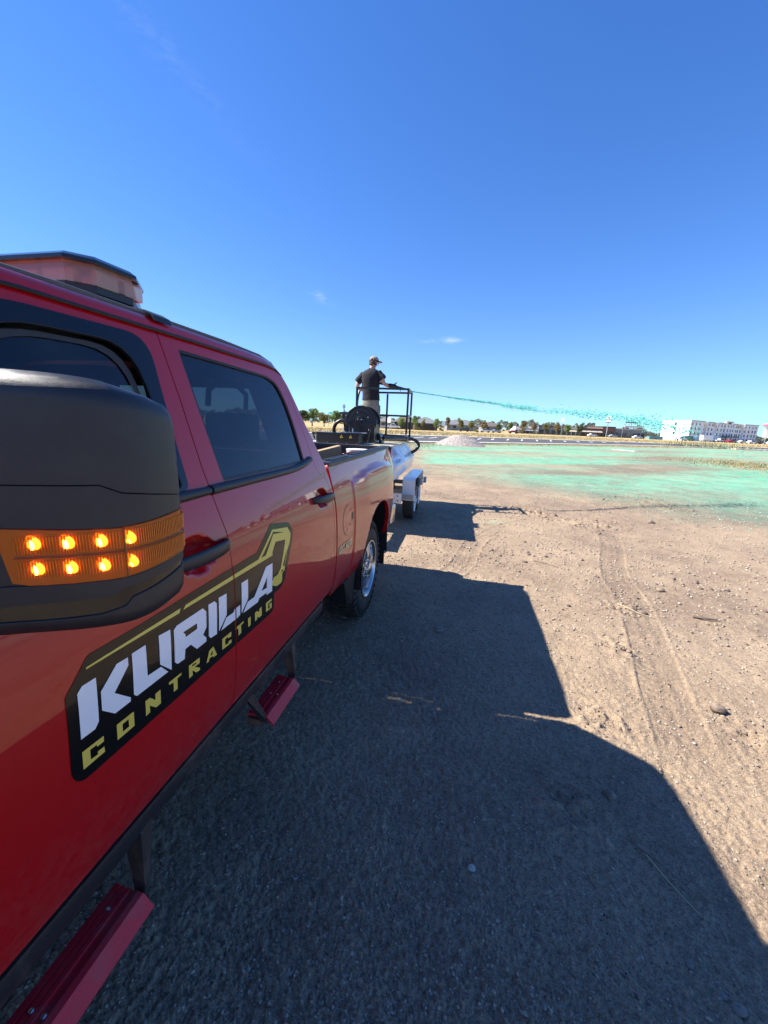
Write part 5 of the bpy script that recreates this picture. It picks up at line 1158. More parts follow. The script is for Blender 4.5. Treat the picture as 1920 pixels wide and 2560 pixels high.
def kerb(P, wd, h0, h1):
    b = MB()
    for (x0, y0), (x1, y1) in zip(P[:-1], P[1:]):
        d = Vector((x1-x0, y1-y0, 0)).normalized(); n = Vector((-d.y, d.x, 0))*wd/2; a = Vector((x0, y0, 0)); c_ = Vector((x1, y1, 0))
        b.add([a-n+Vector((0,0,h0)), c_-n+Vector((0,0,h0)), c_+n+Vector((0,0,h0)), a+n+Vector((0,0,h0)), a-n+Vector((0,0,h1)), c_-n+Vector((0,0,h1)), c_+n+Vector((0,0,h1)), a+n+Vector((0,0,h1))],
              [(4,5,6,7),(0,1,5,4),(2,3,7,6),(0,4,7,3),(1,2,6,5)])
    tag(b.build('kerb', M['concrete']), kind='structure')
kerb(NEAR, 1.5, -.05, .12); kerb(FARC, 2.6, -.05, .12)
kerb([(45.8,79.8),(50.5,79.6),(60,82.0)], 1.5, -.05, .16)
kerb([(16.4,47.6),(17.6,44.8)], .9, -.05, .07)
for x0, y0 in [(-13.6,43.0),(-11.4,45.2),(-9.0,47.6),(-6.15,50.3),(-4.43,52.4),(-2.4,54.2),(-.2,56.2),(1.88,57.9),(3.9,59.7),(6.3,61.9),(8.7,64.2),(11.3,66.3),(13.9,68.7),(16.6,71.0),(19.3,73.3),(22.0,75.6),(24.9,78.0),(28.0,80.5)]:
    L_ = 6.8; d = Vector((.10+.004*x0, 1, 0)).normalized(); n = Vector((d.y, -d.x, 0))*.11; a = Vector((x0, y0, .08)); c_ = a+d*L_
    tag(MB().add([a-n, a+n, c_+n, c_-n], [(0,1,2,3)]).build('parking_line', M['paint']), kind='structure')

# gravel pile
def pile():
    n = 90; V = []; F = []
    for i in range(n):
        for j in range(n):
            u, v = i/(n-1)*2-1, j/(n-1)*2-1; x = u*2.45; y = v*2.6; r = math.hypot(u/1.0, v/1.0)
            V.append([x, y, r])
    V = np.array(V); x, y, r = V.T
    h = 1.42*np.clip(1-r**1.25, -.08, 1)+.08*(vnoise(x*2.2, y*2.2, 5)-.5)*sstep(1, .4, r)+.05*(vnoise(x*9, y*9, 6)-.5)+.04*(vnoise(x*24, y*24, 7)-.5)
    h = np.minimum(h, 1.22-.10*np.abs(x-.1)+.05*vnoise(x*3, y*3, 9))
    V[:, 2] = h*.80
    return V, [(i*n+j, (i+1)*n+j, (i+1)*n+j+1, i*n+j+1) for i in range(n-1) for j in range(n-1)]
V, F = pile(); ox, oy = -.1, 38.6
me = mesh('gravel_pile', (V+[ox, oy, -.02]).tolist(), F, stone_mat('grey_gravel', (.16,.135,.12), (.40,.35,.31), 9), True)
tag(link('gravel_pile', me), 'heap of grey brown gravel in front of the parking lot kerb', 'gravel pile')

# single rocks, clods and sticks that can be told apart
def rock(x, y, r, label, mt_, sq=.6, seed_=1, cat='rock'):
    rs = random.Random(seed_); b = MB().ball((x, y, gz(x, y)+r*sq*.45), (r, r*.8, r*sq), 12, 8)
    b.V = [(vx+rs.uniform(-1,1)*r*.10, vy+rs.uniform(-1,1)*r*.10, vz+rs.uniform(-1,1)*r*.08) for vx, vy, vz in b.V]
    tag(b.build('rock' if cat == 'rock' else 'dirt_clod', mt_, smooth=True), label, cat)
M['rock'] = mat('dusty_rock', (.22,.185,.155), .9, var=.3, vscale=30, bump=.003, bscale=60)
rock(.60,3.78,.042,'round grey brown rock in the truck shadow behind the rear step', M['rock'], seed_=2)
rock(1.545,1.905,.012,'oval brown pebble near the bottom edge in the shade', M['rock'], seed_=3)
rock(1.640,1.830,.019,'larger of the two rocks at the bottom right in the shade', M['rock'], seed_=4)
rock(1.612,1.852,.012,'smaller of the two rocks at the bottom right in the shade', M['rock'], seed_=5)
rock(2.37,3.30,.045,'crumbling brown dirt clod beside the right tyre track', M['clod'], seed_=6, cat='clod')
rock(4.35,9.1,.06,'dark flat clod lying alone where the green mulch thins out', M['clod'], seed_=7, cat='clod')
rock(2.92,5.35,.045,'dark clod with pointed edge right of the curved tyre track', M['clod'], seed_=8, cat='clod')
rock(1.50,2.50,.030,'dark clod sitting at the edge of the cab shadow', M['clod'], seed_=9, cat='clod')
rock(.86,2.02,.016,'small pale stone in the shade below the camera', M['pale'], seed_=10)
M['stick'] = mat('dry_stick', (.15,.11,.08), .9, var=.3, vscale=30)
M['straw'] = mat('dry_straw', (.50,.42,.24), .85)
def stick(P, r, label, m_='stick'):
    pts = smoothline([(x, y, gz(x, y)+.006+dz) for x, y, dz in P], 4)
    tag(MB().tube(pts, [r*(1-.5*i/len(pts)) for i in range(len(pts))], 6).build('stick', M[m_], smooth=True), label, 'stick')
stick([(2.93,4.72,.01),(3.02,4.69,.014),(3.12,4.70,.008)], .013, 'short dark stick lying on the dirt far right')
stick([(2.30,4.80,0),(2.36,4.70,.012),(2.44,4.62,.004),(2.56,4.58,.01)], .0035, 'pale curved straw across the tyre track', 'straw')
stick([(2.62,3.22,0),(2.72,3.16,.01),(2.84,3.12,.006)], .0035, 'thin dark twig at the right edge of the lit dirt')
stick([(1.50,2.30,0),(1.60,2.20,.008),(1.70,2.10,.002)], .0028, 'thin dry twig crossing the lower shadow edge')
stick([(1.55,2.24,.004),(1.60,2.14,.012),(1.66,2.06,.002)], .0022, 'pale straw stalk beside the lower shadow edge', 'straw')
stick([(1.68,5.9,0),(1.80,5.8,.01),(1.95,5.72,.002)], .005, 'thin brown stick left of the curved tyre track')

# dry weeds
def blades(name, Nn, sampler, h0, h1, wd, mt_, seed_, label):
    rs = np.random.RandomState(seed_); x, y = sampler(rs, Nn); h = h0+(h1-h0)*rs.rand(Nn)**1.6; a = rs.rand(Nn)*6.28; ln = rs.randn(Nn)*.35*h; lm = rs.randn(Nn)*.35*h
    w_ = wd*(.5+rs.rand(Nn)); z = ground_h(x, y)-.01
    P = np.stack([np.stack([x-w_*np.cos(a), y-w_*np.sin(a), z], 1), np.stack([x+w_*np.cos(a), y+w_*np.sin(a), z], 1), np.stack([x+ln, y+lm, z+h], 1)], 1).reshape(-1, 3)
    me = bpy.data.meshes.new(name); me.vertices.add(len(P)); me.vertices.foreach_set('co', P.ravel()); me.loops.add(len(P)); me.loops.foreach_set('vertex_index', np.arange(len(P), dtype=np.int32))
    me.polygons.add(Nn); me.polygons.foreach_set('loop_start', (np.arange(Nn)*3).astype(np.int32)); me.update(calc_edges=True); me.materials.append(mt_); tag(link(name, me), label, 'grass', kind='stuff')
def wpos(rs, n):
    x = rs.uniform(-14, 34, n); yn = np.interp(x, [p[0] for p in NEAR], [p[1] for p in NEAR]); return x, yn-.3-rs.rand(n)**1.5*6*np.where(x < -2, 2.2, 1)
M['weed'] = stone_mat('dry_weed', (.20,.165,.07), (.50,.40,.21), 3)
blades('weed_strip', 26000, wpos, .03, .22, .012, M['weed'], 31, 'dry weeds and bunch grass along the near kerb')
def wpos2(rs, n): return 19.5+rs.randn(n)*2.6, 31.5+rs.randn(n)*3.0
blades('green_weeds', 5000, wpos2, .03, .18, .012, stone_mat('green_weed', (.07,.09,.03), (.22,.21,.08), 3), 32, 'patch of greenish weeds at the right of the field')
def fpos(rs, n):
    x = rs.uniform(-50, 110, n); yf = np.interp(x, [p[0] for p in FARC], [p[1] for p in FARC]); return x, yf+1+rs.rand(n)*50
blades('dry_grass', 40000, fpos, .08, .40, .05, M['weed'], 33, 'tall dry grass in the field beyond the parking lot')
def spl(rs, n): return 43+rs.randn(n)*3.5, 82+rs.randn(n)*2.0
blades('tall_weeds', 700, spl, .2, 1.3, .06, stone_mat('tall_weed', (.10,.13,.06), (.30,.30,.16), 2), 34, 'ragged clump of tall weeds at the kerb in front of the white hotel')

# ------------------------------------------------------------------ trees
M['bark'] = mat('bark', (.11,.085,.065), .95, var=.3, vscale=4)
def leafm(name, c1, c2):
    mt = stone_mat(name, c1, c2, .9); N = mt.node_tree.nodes; L = mt.node_tree.links; b = N['Principled BSDF']; rp = [n for n in N if n.type == 'VALTORGB'][0]
    tl = N.new('ShaderNodeBsdfTranslucent'); L.new(rp.outputs[0], tl.inputs[0]); mx = N.new('ShaderNodeMixShader'); mx.inputs[0].default_value = .4
    o = [n for n in N if n.type == 'OUTPUT_MATERIAL'][0]; L.new(b.outputs[0], mx.inputs[1]); L.new(tl.outputs[0], mx.inputs[2]); L.new(mx.outputs[0], o.inputs[0]); return mt
LEAF = {'green': leafm('green_leaves', (.11,.17,.045), (.26,.33,.11)), 'olive': leafm('olive_leaves', (.15,.15,.05), (.31,.28,.11)), 'rust': leafm('brown_olive_leaves', (.17,.135,.055), (.34,.25,.12)), 'dark': leafm('dark_leaves', (.06,.085,.032), (.14,.165,.065))}
def crown_me(name, rx, z0, z1, n, ls, mt_, seed_, lob=15, taper=.35):
    rs = np.random.RandomState(seed_); h = z1-z0
    lc = np.stack([rs.randn(lob)*rx*.30, rs.randn(lob)*rx*.30, z0+h*(.18+.66*rs.rand(lob))], 1); lr = rx*(.40+.25*rs.rand(lob))*(1-taper*np.clip((lc[:, 2]-z0)/h-.3, 0, 1))
    k = rs.randint(0, lob, n); d = rs.randn(n, 3); d /= np.linalg.norm(d, axis=1, keepdims=True); r = rs.rand(n, 1)**.38
    c = lc[k]+d*r*lr[k][:, None]*np.array([1, 1, .85]); c[:, 2] = np.clip(c[:, 2], z0*.9, z1)
    u = rs.randn(n, 3); u /= np.linalg.norm(u, axis=1, keepdims=True); v = np.cross(u, rs.randn(n, 3)); v /= np.linalg.norm(v, axis=1, keepdims=True); s = ls*(.5+rs.rand(n, 1))
    P = np.stack([c-u*s, c+v*s*.7, c+u*s, c-v*s*.7], 1).reshape(-1, 3); me = bpy.data.meshes.new(name)
    me.vertices.add(len(P)); me.vertices.foreach_set('co', P.ravel()); me.loops.add(len(P)); me.loops.foreach_set('vertex_index', np.arange(len(P), dtype=np.int32))
    me.polygons.add(n); me.polygons.foreach_set('loop_start', (np.arange(n)*4).astype(np.int32)); me.update(calc_edges=True); me.materials.append(mt_); return me
def trunk_me(h, z0, rx, seed_):
    rs = random.Random(seed_); b = MB().tube([(0,0,-.1),(rs.uniform(-.05,.05),0,h*.3),(rs.uniform(-.1,.1),rs.uniform(-.1,.1),h*.8)], [.11,.085,.03], 7)
    for i in range(6):
        a = rs.uniform(0, 6.28); z = z0*.7+rs.random()*h*.35; b.tube([(0,0,z),(math.cos(a)*rx*.3, math.sin(a)*rx*.3, z+h*.14),(math.cos(a)*rx*.6, math.sin(a)*rx*.6, z+h*.24)], [.045,.03,.012], 5)
    return b.me('trunk', M['bark'], True)
TM = {}
for i, (ky, sd) in enumerate((('green',1),('green',2),('olive',3),('olive',4),('rust',5),('rust',6),('dark',7),('dark',8))):
    TM.setdefault(ky, []).append((crown_me('crown', 1.45, .95, 5.0, 2300, .12, LEAF[ky], sd), trunk_me(4.8, 1.2, 1.3, sd)))
def tree(x, y, H, kind, label, var=0, wx=1.0, cat='tree', group=None, name='street_tree'):
    t = empty(name, (x, y, 0), label, cat, group)
    c, k = TM[kind][var % 2]; s = H/5.0; rz = random.uniform(0, 6.28)
    for nm_, me in (('crown', c), ('trunk', k)):
        o = bpy.data.objects.new(nm_, me); COL.objects.link(o); o.parent = t; o.scale = (s*wx, s*wx, s); o.rotation_euler = (0, 0, rz)
    return t
G_ = 'street trees in the row beyond the parking lot'
row = [(-22.1,132.7,4.9,'green','green street tree seen between the two posts of the platform railing',1.0),
 (-18.0,138.2,5.3,'green','green tree just right of the platform railing, close to the dark shingled house',.9),
 (-15.7,140.9,4.6,'olive','yellow green young tree directly in front of the grey hip roofed house',.75),
 (-11.5,145.8,4.8,'green','bright green young tree just right of the grey hip roofed house',.85),
 (-7.6,150.2,5.4,'rust','brown tinged tree above the left foot of the gravel pile',.8),
 (-2.8,155.4,5.1,'olive','broad olive tree directly behind the peak of the gravel pile',1.05),
 (1.2,159.5,4.8,'olive','broad low olive tree above the right slope of the gravel pile',1.1),
 (6.2,164.6,5.1,'rust','brown and olive tree above the first cars right of the gravel pile',.95),
 (12.3,170.4,4.1,'dark','lowest dark tree of the row, left of the small white building',1.1),
 (17.3,175.0,5.1,'green','dense dark green tree touching the left wall of the small white building',.95),
 (23.3,180.2,6.0,'rust','large brown green tree standing over the small white building',.95),
 (28.6,185.0,5.6,'rust','narrow brown tree in front of the grey awning',.75),
 (34.3,189.9,6.2,'olive','tall olive tree in front of the grey blue shop wall, first right of the awning',.85),
 (40.3,194.8,6.3,'rust','tall tree in front of the dark blue shop front, left of the small pole sign',.9),
 (45.7,199.1,6.3,'green','green tree right below the small white pole sign',.85),
 (52.3,204.3,6.7,'dark','tallest dark tree of the row, last before the tan shop canopies',.75)]
for i, (x, y, H, k, lb, wx) in enumerate(row): tree(x, y, H, k, lb, i, wx, group=G_)
for i, (px, py, H, k, lb, wx) in enumerate([(-51.5,118,5.4,'dark','dark tree half hidden by the rear corner of the cab',1.5),(-48.6,119,6.0,'green','leafy green tree first right of the truck cab',1.4),(-44.6,119,5.0,'olive','low olive tree between the cab and the hose reel',1.6),(-41.3,121,5.6,'green','green tree just left of the steel valve on the reel stand',1.5),(-37.8,125,5.3,'dark','dark green tree directly behind the steel valve',1.5),
   (93.2,246,8.0,'green','round green tree against the left wall of the white hotel',1.1),(85.5,243,6.3,'rust','brown leaved tree behind the blue dumpsters',1.2),(176,276,10,'dark','dark conical tree at the right end of the hotel',.8),(185,275,9.5,'dark','dark evergreen behind the tan roof right of the hotel',.9),(199,276,9.0,'dark','dark evergreen at the right edge behind the parked white cars',1.1)]):
    tree(px, py, H, k, lb, i, wx, name='tree', group='trees around the buildings')
M['bush'] = LEAF['dark']
bsh = crown_me('bush', .9, .1, 1.1, 500, .10, LEAF['olive'], 44, 5, 0)
for i, (x, y, s, lb) in enumerate([(3.2,157,1.2,'low bush behind the right foot of the gravel pile'),(-9.6,147,1.0,'small bush between the two trees right of the hip roofed house'),(24.8,198,1.6,'round bush at the foot of the small white building'),(32.0,198,1.3,'bush under the grey awning'),(-17.6,139.5,1.4,'pale small bush against the dark fence')]):
    o = link('bush', bsh); o.location = (x, y, 0); o.scale = (s, s, s); tag(o, lb, 'bush', 'bushes near the buildings')
# far tree line that reads as one mass
rs = np.random.RandomState(5); Nn = 15000
th = np.concatenate([rs.uniform(R(90-75), R(90+35), Nn//2), rs.uniform(R(-20), R(20), Nn//8), rs.uniform(R(125), R(240), Nn//4)]); rr = 330+60*rs.rand(len(th))
hx = 3.5+4.5*vnoise(th*60, th*0, 3)+3*vnoise(th*170, th*0, 4); hx = np.where(th < R(74), hx*.6, hx)
z = hx*rs.rand(len(th))**.6; c = np.stack([rr*np.cos(th), rr*np.sin(th), z], 1); n_ = len(th)
u = rs.randn(n_, 3); v = np.cross(u, rs.randn(n_, 3)); u /= np.linalg.norm(u, axis=1, keepdims=True); v /= np.linalg.norm(v, axis=1, keepdims=True); s = 1.3
P = np.stack([c-u*s, c+v*s, c+u*s, c-v*s], 1).reshape(-1, 3).tolist()
tag(mesh and link('distant_treeline', mesh('distant_treeline', P, [(4*i, 4*i+1, 4*i+2, 4*i+3) for i in range(n_)], leafm('hazy_leaves', (.10,.12,.10), (.17,.18,.14)))), 'hazy low tree line along the horizon', 'tree line', kind='stuff')

# ------------------------------------------------------------------ buildings
M['shingle'] = mat('grey_shingle', (.16,.165,.17), .9, var=.2, vscale=2); M['brown_shingle'] = mat('brown_shingle', (.13,.105,.09), .9, var=.2, vscale=2)
M['fence'] = mat('dark_wood_fence', (.055,.045,.04), .9, var=.25, vscale=3)
M['siding'] = mat('pale_siding', (.50,.48,.45), .8); M['stucco'] = mat('white_wrap', (.80,.80,.82), .7, var=.04, vscale=.7); M['stucco2'] = mat('bright_white_panel', (.80,.80,.79), .7)
M['tan'] = mat('tan_stucco', (.45,.36,.26), .85); M['brick'] = mat('brown_brick', (.20,.10,.075), .9, var=.15, vscale=3); M['darkglass'] = mat('dark_window', (.02,.025,.03), .12, spec=.8)
M['greywall'] = mat('grey_wall', (.20,.21,.23), .85); M['canopy'] = mat('tan_canopy', (.62,.52,.36), .8); M['darktrim'] = mat('dark_trim', (.04,.045,.05), .7); M['bluebox'] = mat('teal_blue_steel', (.10,.30,.36), .6, var=.2, vscale=1)
def orient(a, b_):
    """frame with x along a->b, y outwards away from camera"""
    a = Vector((*a, 0)); b_ = Vector((*b_, 0)); d = (b_-a); L_ = d.length; return a, d.normalized(), L_
def fr(a, b_): 
    a_, d, L_ = orient(a, b_); return (a_.x, a_.y, 0), math.atan2(d.y, d.x), L_
def house(a, b_, depth, wh, rh, wallm, roofm, label, fence=None):
    loc, rz, L_ = fr(a, b_); e = empty('house', loc, label, 'house', 'houses beyond the field', rz)
    MB().box((0,0,0),(L_,depth,wh)).build('wall', wallm, e, local=True)
    o = .5; MB().add([(-o,-o,wh),(L_+o,-o,wh),(L_+o,depth+o,wh),(-o,depth+o,wh),(depth*.45,depth/2,wh+rh),(L_-depth*.45,depth/2,wh+rh)], [(0,1,5,4),(1,2,5),(2,3,4,5),(3,0,4),(3,2,1,0)]).build('roof', roofm, e, local=True)
    for k in range(2):
        x0 = L_*(.2+.45*k); MB().box((x0,-.05,1.1),(x0+1.5,.02,2.3)).build('window', M['darkglass'], e, local=True)
    return e
house((-19.8,148),(-11.2,149.6),8,2.6,2.3,M['brown_shingle'],M['shingle'],'low house with grey hip roof behind the dark wooden fence')
house((-33.4,146),(-27.4,147.5),7,2.7,1.9,M['siding'],M['shingle'],'pale house with white siding seen through the platform railing')
house((-27.2,150),(-20.8,152),8,2.7,2.6,M['brown_shingle'],M['brown_shingle'],'dark shingled house right of the pale one, seen through the railing')
house((-10.2,196),(4,199),9,2.8,2.6,M['greywall'],M['shingle'],'long grey house behind the brown tinged trees')
house((7,205),(16,207),8,2.8,2.2,M['greywall'],M['brown_shingle'],'small grey house right of the long grey house')
def plank_fence(a, b_, h, label):
    loc, rz, L_ = fr(a, b_); e = empty('wooden_fence', loc, label, 'fence', 'dark fences beyond the field', rz); n = int(L_/1.2); me0 = None
    for k in range(n):
        if me0 is None: o = MB().box((0,0,0),(L_/n-.05,.06,h)).build('fence_panel', M['fence'], e, local=True); me0 = o.data
        else:
            o = bpy.data.objects.new('fence_panel', me0); COL.objects.link(o); o.parent = e; o.location = (k*L_/n, 0, 0)
plank_fence((-19.2,145.4),(-12.3,146.6), 1.9, 'dark wooden fence in front of the hip roofed house'); plank_fence((-27.5,143.5),(-20.8,144.6), 1.9, 'dark wooden fence seen between the railing posts')
def shop(a, b_, depth, h, wallm, label, wins=3, canopy=None, top=None, wm=None, name='shop_building'):
    loc, rz, L_ = fr(a, b_); e = empty(name, loc, label, 'shop', 'shops beyond the field', rz)
    MB().box((0,0,0),(L_,depth,h)).build('wall', wallm, e, local=True)
    MB().box((-.15,-.2,h-.35),(L_+.15,depth+.1,h+.15)).build('cornice', top or M['darktrim'], e, local=True)
    for k in range(wins):
        w0 = L_/wins; x0 = w0*k+w0*.14; f_ = MB().box((x0,-.06,.3),(x0+w0*.72,.02,h*.56)).build('window', wm or M['darkglass'], e, local=True)
        MB().box((x0+w0*.34,-.09,.3),(x0+w0*.38,-.061,h*.56)).build('mullion', M['darktrim'], f_)
        if canopy: MB().prism([(-.15,h*.80),(-.06,h*.80),(-.06,h*.58),(-1.3,h*.56)], 0, x0-w0*.08, x0+w0*.80).build('canopy', canopy, e, local=True)
    return e
shop((22.7,204.5),(25.8,205.2),8,3.1,M['stucco'],'small white flat roofed building left of the grey awning',2,top=M['stucco'])
shop((26.0,205.6),(33.8,206.8),8,2.6,M['greywall'],'low shop front with long grey awning right of the small white building',4,canopy=M['greywall'],top=M['siding'])
shop((34.4,209.5),(46.6,213),12,4.1,M['greywall'],'grey blue shop block behind the tall olive trees',4,top=M['darktrim'])
shop((46.6,214),(55.8,217.2),12,3.6,M['siding'],'pale shop block with tan canopies behind the dark trees',4,canopy=M['canopy'],top=M['canopy'])
shop((56,217.6),(67.0,221.8),12,3.9,M['brick'],'brown brick shops with tan canopies left of the tall pole sign',4,canopy=M['canopy'],top=M['darktrim'])
shop((67.3,221.5),(74,224),12,5.2,M['brick'],'taller brown brick shop with dark top behind the pole sign',2,top=M['darktrim'])
shop((74.5,225),(91.5,232.5),12,4.6,M['greywall'],'long dark glazed building left of the white hotel',7,top=M['siding'])
shop((196,297),(214,303),10,5.2,M['tan'],'tan low building right of the hotel at the picture edge',3,top=M['canopy'])
# hotel under construction
hotel = empty('hotel', (111.1,233.4,0), 'white four storey hotel with rows of dark windows', 'hotel')
Lc, Cc, Rc = Vector((104.2,245.6,0)), Vector((111.1,233.4,0)), Vector((165.7,274.1,0))
HH = 10.2
d1 = (Rc-Cc); LF = d1.length; d1.normalize(); back = Vector((-d1.y, d1.x, 0)); DP = (Lc-Cc).length
def hp(u, v, z): return Cc+d1*u+back*v+Vector((0,0,z))
def hbox(name, m_, u0, u1, v0, v1, z0, z1, par=hotel):
    V = [hp(u, v, z) for z in (z0, z1) for u, v in ((u0,v0),(u1,v0),(u1,v1),(u0,v1))]
    return MB().add(V, [(0,3,2,1),(4,5,6,7),(0,1,5,4),(1,2,6,5),(2,3,7,6),(3,0,4,7)]).build(name, m_, par)
lv = (Lc-Cc).normalized()
V = [Cc, Rc, Rc+lv*DP, Lc]; V = V+[v+Vector((0,0,HH)) for v in V]
wallo = MB().add(V, [(0,3,2,1),(4,5,6,7),(0,1,5,4),(1,2,6,5),(2,3,7,6),(3,0,4,7)]).build('wall', M['stucco'], hotel)
# raised wall bays, gables and parapets
bays = [(0,12.5,.9,HH+.25),(15.5,21.5,.7,HH+.1),(25.5,46,.7,HH+.1),(33,40,1.0,HH+1.0),(53,LF+.2,.9,HH+.2)]
for k, (u0, u1, pr, hh) in enumerate(bays):
    bo_ = hbox('bay_wall', M['stucco'], u0, u1, -pr, -.004-.0*k, 0, hh); hbox('parapet_trim', M['siding'], u0-.2, u1+.2, -pr-.15, -pr-.003, hh-.5, hh+.05, bo_)
def pr_at(u):
    p_ = 0
    for u0, u1, pr, hh in bays:
        if u0 <= u <= u1: p_ = max(p_, pr)
    return p_
for u in (1.6,5.0,8.4,14.2,17.4,20.6,26.4,29.8,32.6,35.6,38.6,41.6,44.8,48.2,51.0,54.4,58.4,62.4,65.6):
    for fl_ in range(4):
        if fl_ == 0 and u < 30: continue
        z0 = .7+2.45*fl_; pr = pr_at(u)
        f_ = hbox('window', M['darkglass'], u-.55, u+.55, -pr-.05, -pr-.003, z0, z0+1.45)
        if fl_ == 3: hbox('window_board', M['siding'], u-.55, u+.55, -pr-.09, -pr-.053, z0+.70, z0+1.45, f_)
for u in (13.8,23.6,50.0):
    a = hp(u-2.0, -1.35, HH); b_ = hp(u+2.0, -1.35, HH); c_ = hp(u+.8, -1.35, HH-2.6)
    MB().add([a, b_, c_, a+back*1.2, b_+back*1.2, c_+back*1.2], [(0,2,1),(3,4,5),(0,1,4,3),(1,2,5,4),(2,0,3,5)]).build('white_gusset', M['stucco2'], hotel)
hbox('entrance_canopy', M['darktrim'], 31, 41, -4.6, -1.05, 2.6, 3.1); 
for u in (31.5,40.5): hbox('canopy_column', M['stucco'], u-.25, u+.25, -4.4, -3.9, 0, 2.6)
hbox('roof_sign', M['brick'], 35, 38, -1.08, -1.003, HH-.5, HH+.6)
# end wall facing the light
lw = MB()
def ew(t, z): return Cc+lv*t+Vector((0,0,z))
nx_ = Vector((-lv.y, lv.x, 0)); nx_ = nx_ if nx_.x < 0 else -nx_
V = [ew(0,0)+nx_*.05, ew(DP,0)+nx_*.05, ew(DP,HH+.1)+nx_*.05, ew(0,HH+.1)+nx_*.05]
MB().add(V, [(0,1,2,3)]).build('end_wall_panel', M['stucco2'], hotel)
for z0 in (2.9,5.4,7.8):
    V = [ew(6.2,z0)+nx_*.1, ew(7.4,z0)+nx_*.1, ew(7.4,z0+1.5)+nx_*.1, ew(6.2,z0+1.5)+nx_*.1]; MB().add(V+[v-nx_*.04 for v in V], [(0,1,2,3),(0,4,5,1),(1,5,6,2),(2,6,7,3),(3,7,4,0)]).build('window', M['darkglass'], hotel)
# signs and poles
def polesign(name, x, y, h, w_, sh, label, face, cat='sign', rz=-.35, pr=.12):
    e = empty(name, (x, y, 0), label, cat, None, rz)
    MB().tube([(0,0,0),(0,0,h)], pr, 8).build('pole', M['grey_metal'], e, local=True)
    if sh: MB().box((-w_/2,-.18,h-sh),(w_/2,.18,h)).build('sign_panel', face, e, local=True)
    return e
e = polesign('pole_sign', 68.7,219.4,10.6,2.2,3.4,'tall pole sign with white panel and dark band in front of the brick shops',M['white'],pr=.2)
MB().box((-1.15,-.2,7.15),(1.15,.2,7.5)).build('dark_band', M['darktrim'], e, local=True); MB().box((-1.1,-.21,8.75),(1.1,-.185,8.95)).build('print_line', M['darktrim'], e, local=True)
polesign('pole_sign', 44.2,205.0,7.9,1.3,1.5,'small white pole sign above the green tree',M['white'],pr=.1)
e = polesign('water_tower', 227.4,362.4,13.5,0,0,'white tower with faded red top at the right edge','x' and M['white'],'tower',pr=.5)
MB().lathe([(12.3,.5),(12.6,3.8),(13.6,4.2),(14.6,2.8),(14.9,0)], (0,0,0), 2, 20).build('red_top', mat('faded_red', (.55,.16,.20), .6), e, local=True); MB().box((-2.6,-.4,3),(2.6,.4,11)).build('white_panel', M['white'], e, local=True)
polesign('road_sign', -3.2,61.4,2.5,.55,.75,'small grey road sign on a thin post above the gravel pile',M['grey_metal'],pr=.03)
polesign('road_sign', -14.6,75.5,2.9,.75,.95,'white sign on a thin pole seen through the railing',M['white'],pr=.035)
polesign('lamp_post', 83.6,133.4,5.4,1.3,.12,'slim lamp post at the right edge of the picture',M['darktrim'],'lamp post',pr=.07)
polesign('lamp_post', 27.6,171,5.6,0,0,'thin pale post in front of the grey awning',M['white'],'lamp post',pr=.06)
polesign('lamp_post', 52.0,150,4.6,0,0,'thin pole in front of the brown brick shops',M['white'],'lamp post',pr=.05)
polesign('road_sign', -46.0,112,2.3,.9,.7,'small blue sign left of the hose arch',M['bluebox'],pr=.04)
e = empty('sign', (-41.5,116.5,0), 'bright green highway sign beside the reel stand', 'sign', None, -.2)
MB().tube([(-.8,0,0),(-.8,0,4.6)], .06, 6).build('post', M['grey_metal'], e, local=True); MB().box((-.55,-.08,3.9),(.55,.06,4.5)).build('sign_panel', mat('sign_green', (.02,.42,.25), .5), e, local=True)
# open roof frame above the dark glazed building
e = empty('roof_frame', (81.4,232.5,0), 'open steel frame above the long dark building left of the hotel', 'steel frame', None, .15)
for x0 in (0,3,6,9): MB().box((x0-.12,-.1,0),(x0+.12,.12,8.2 if x0 < 7 else 6.8)).build('upright', M['grey_metal'], e, local=True)
MB().box((-.3,-.12,7.7),(6.4,.14,8.4)).build('top_beam', M['greywall'], e, local=True); MB().box((-.3,-.12,5.4),(9.4,.14,6.3)).build('lower_beam', M['siding'], e, local=True)
for k, (a, b_) in enumerate((((86.5,214.5),(89.6,215.3)), ((89.9,215.4),(93.2,216.2)))):
    loc, rz, L_ = fr(a, b_); e = empty('dumpster', loc, ('left' if k == 0 else 'right')+' one of two teal blue dumpsters in front of the hotel', 'dumpster', 'dumpsters by the hotel', rz)
    MB().prism([(0,0),(1.6,0),(1.8,1.5),(-.1,1.3)], 0, 0, L_).build('bin_body', M['bluebox'], e, local=True); MB().prism([(-.15,1.31),(1.85,1.51),(1.85,1.6),(-.15,1.4)], 0, -.05, L_+.05).build('lid', M['darktrim'], e, local=True)

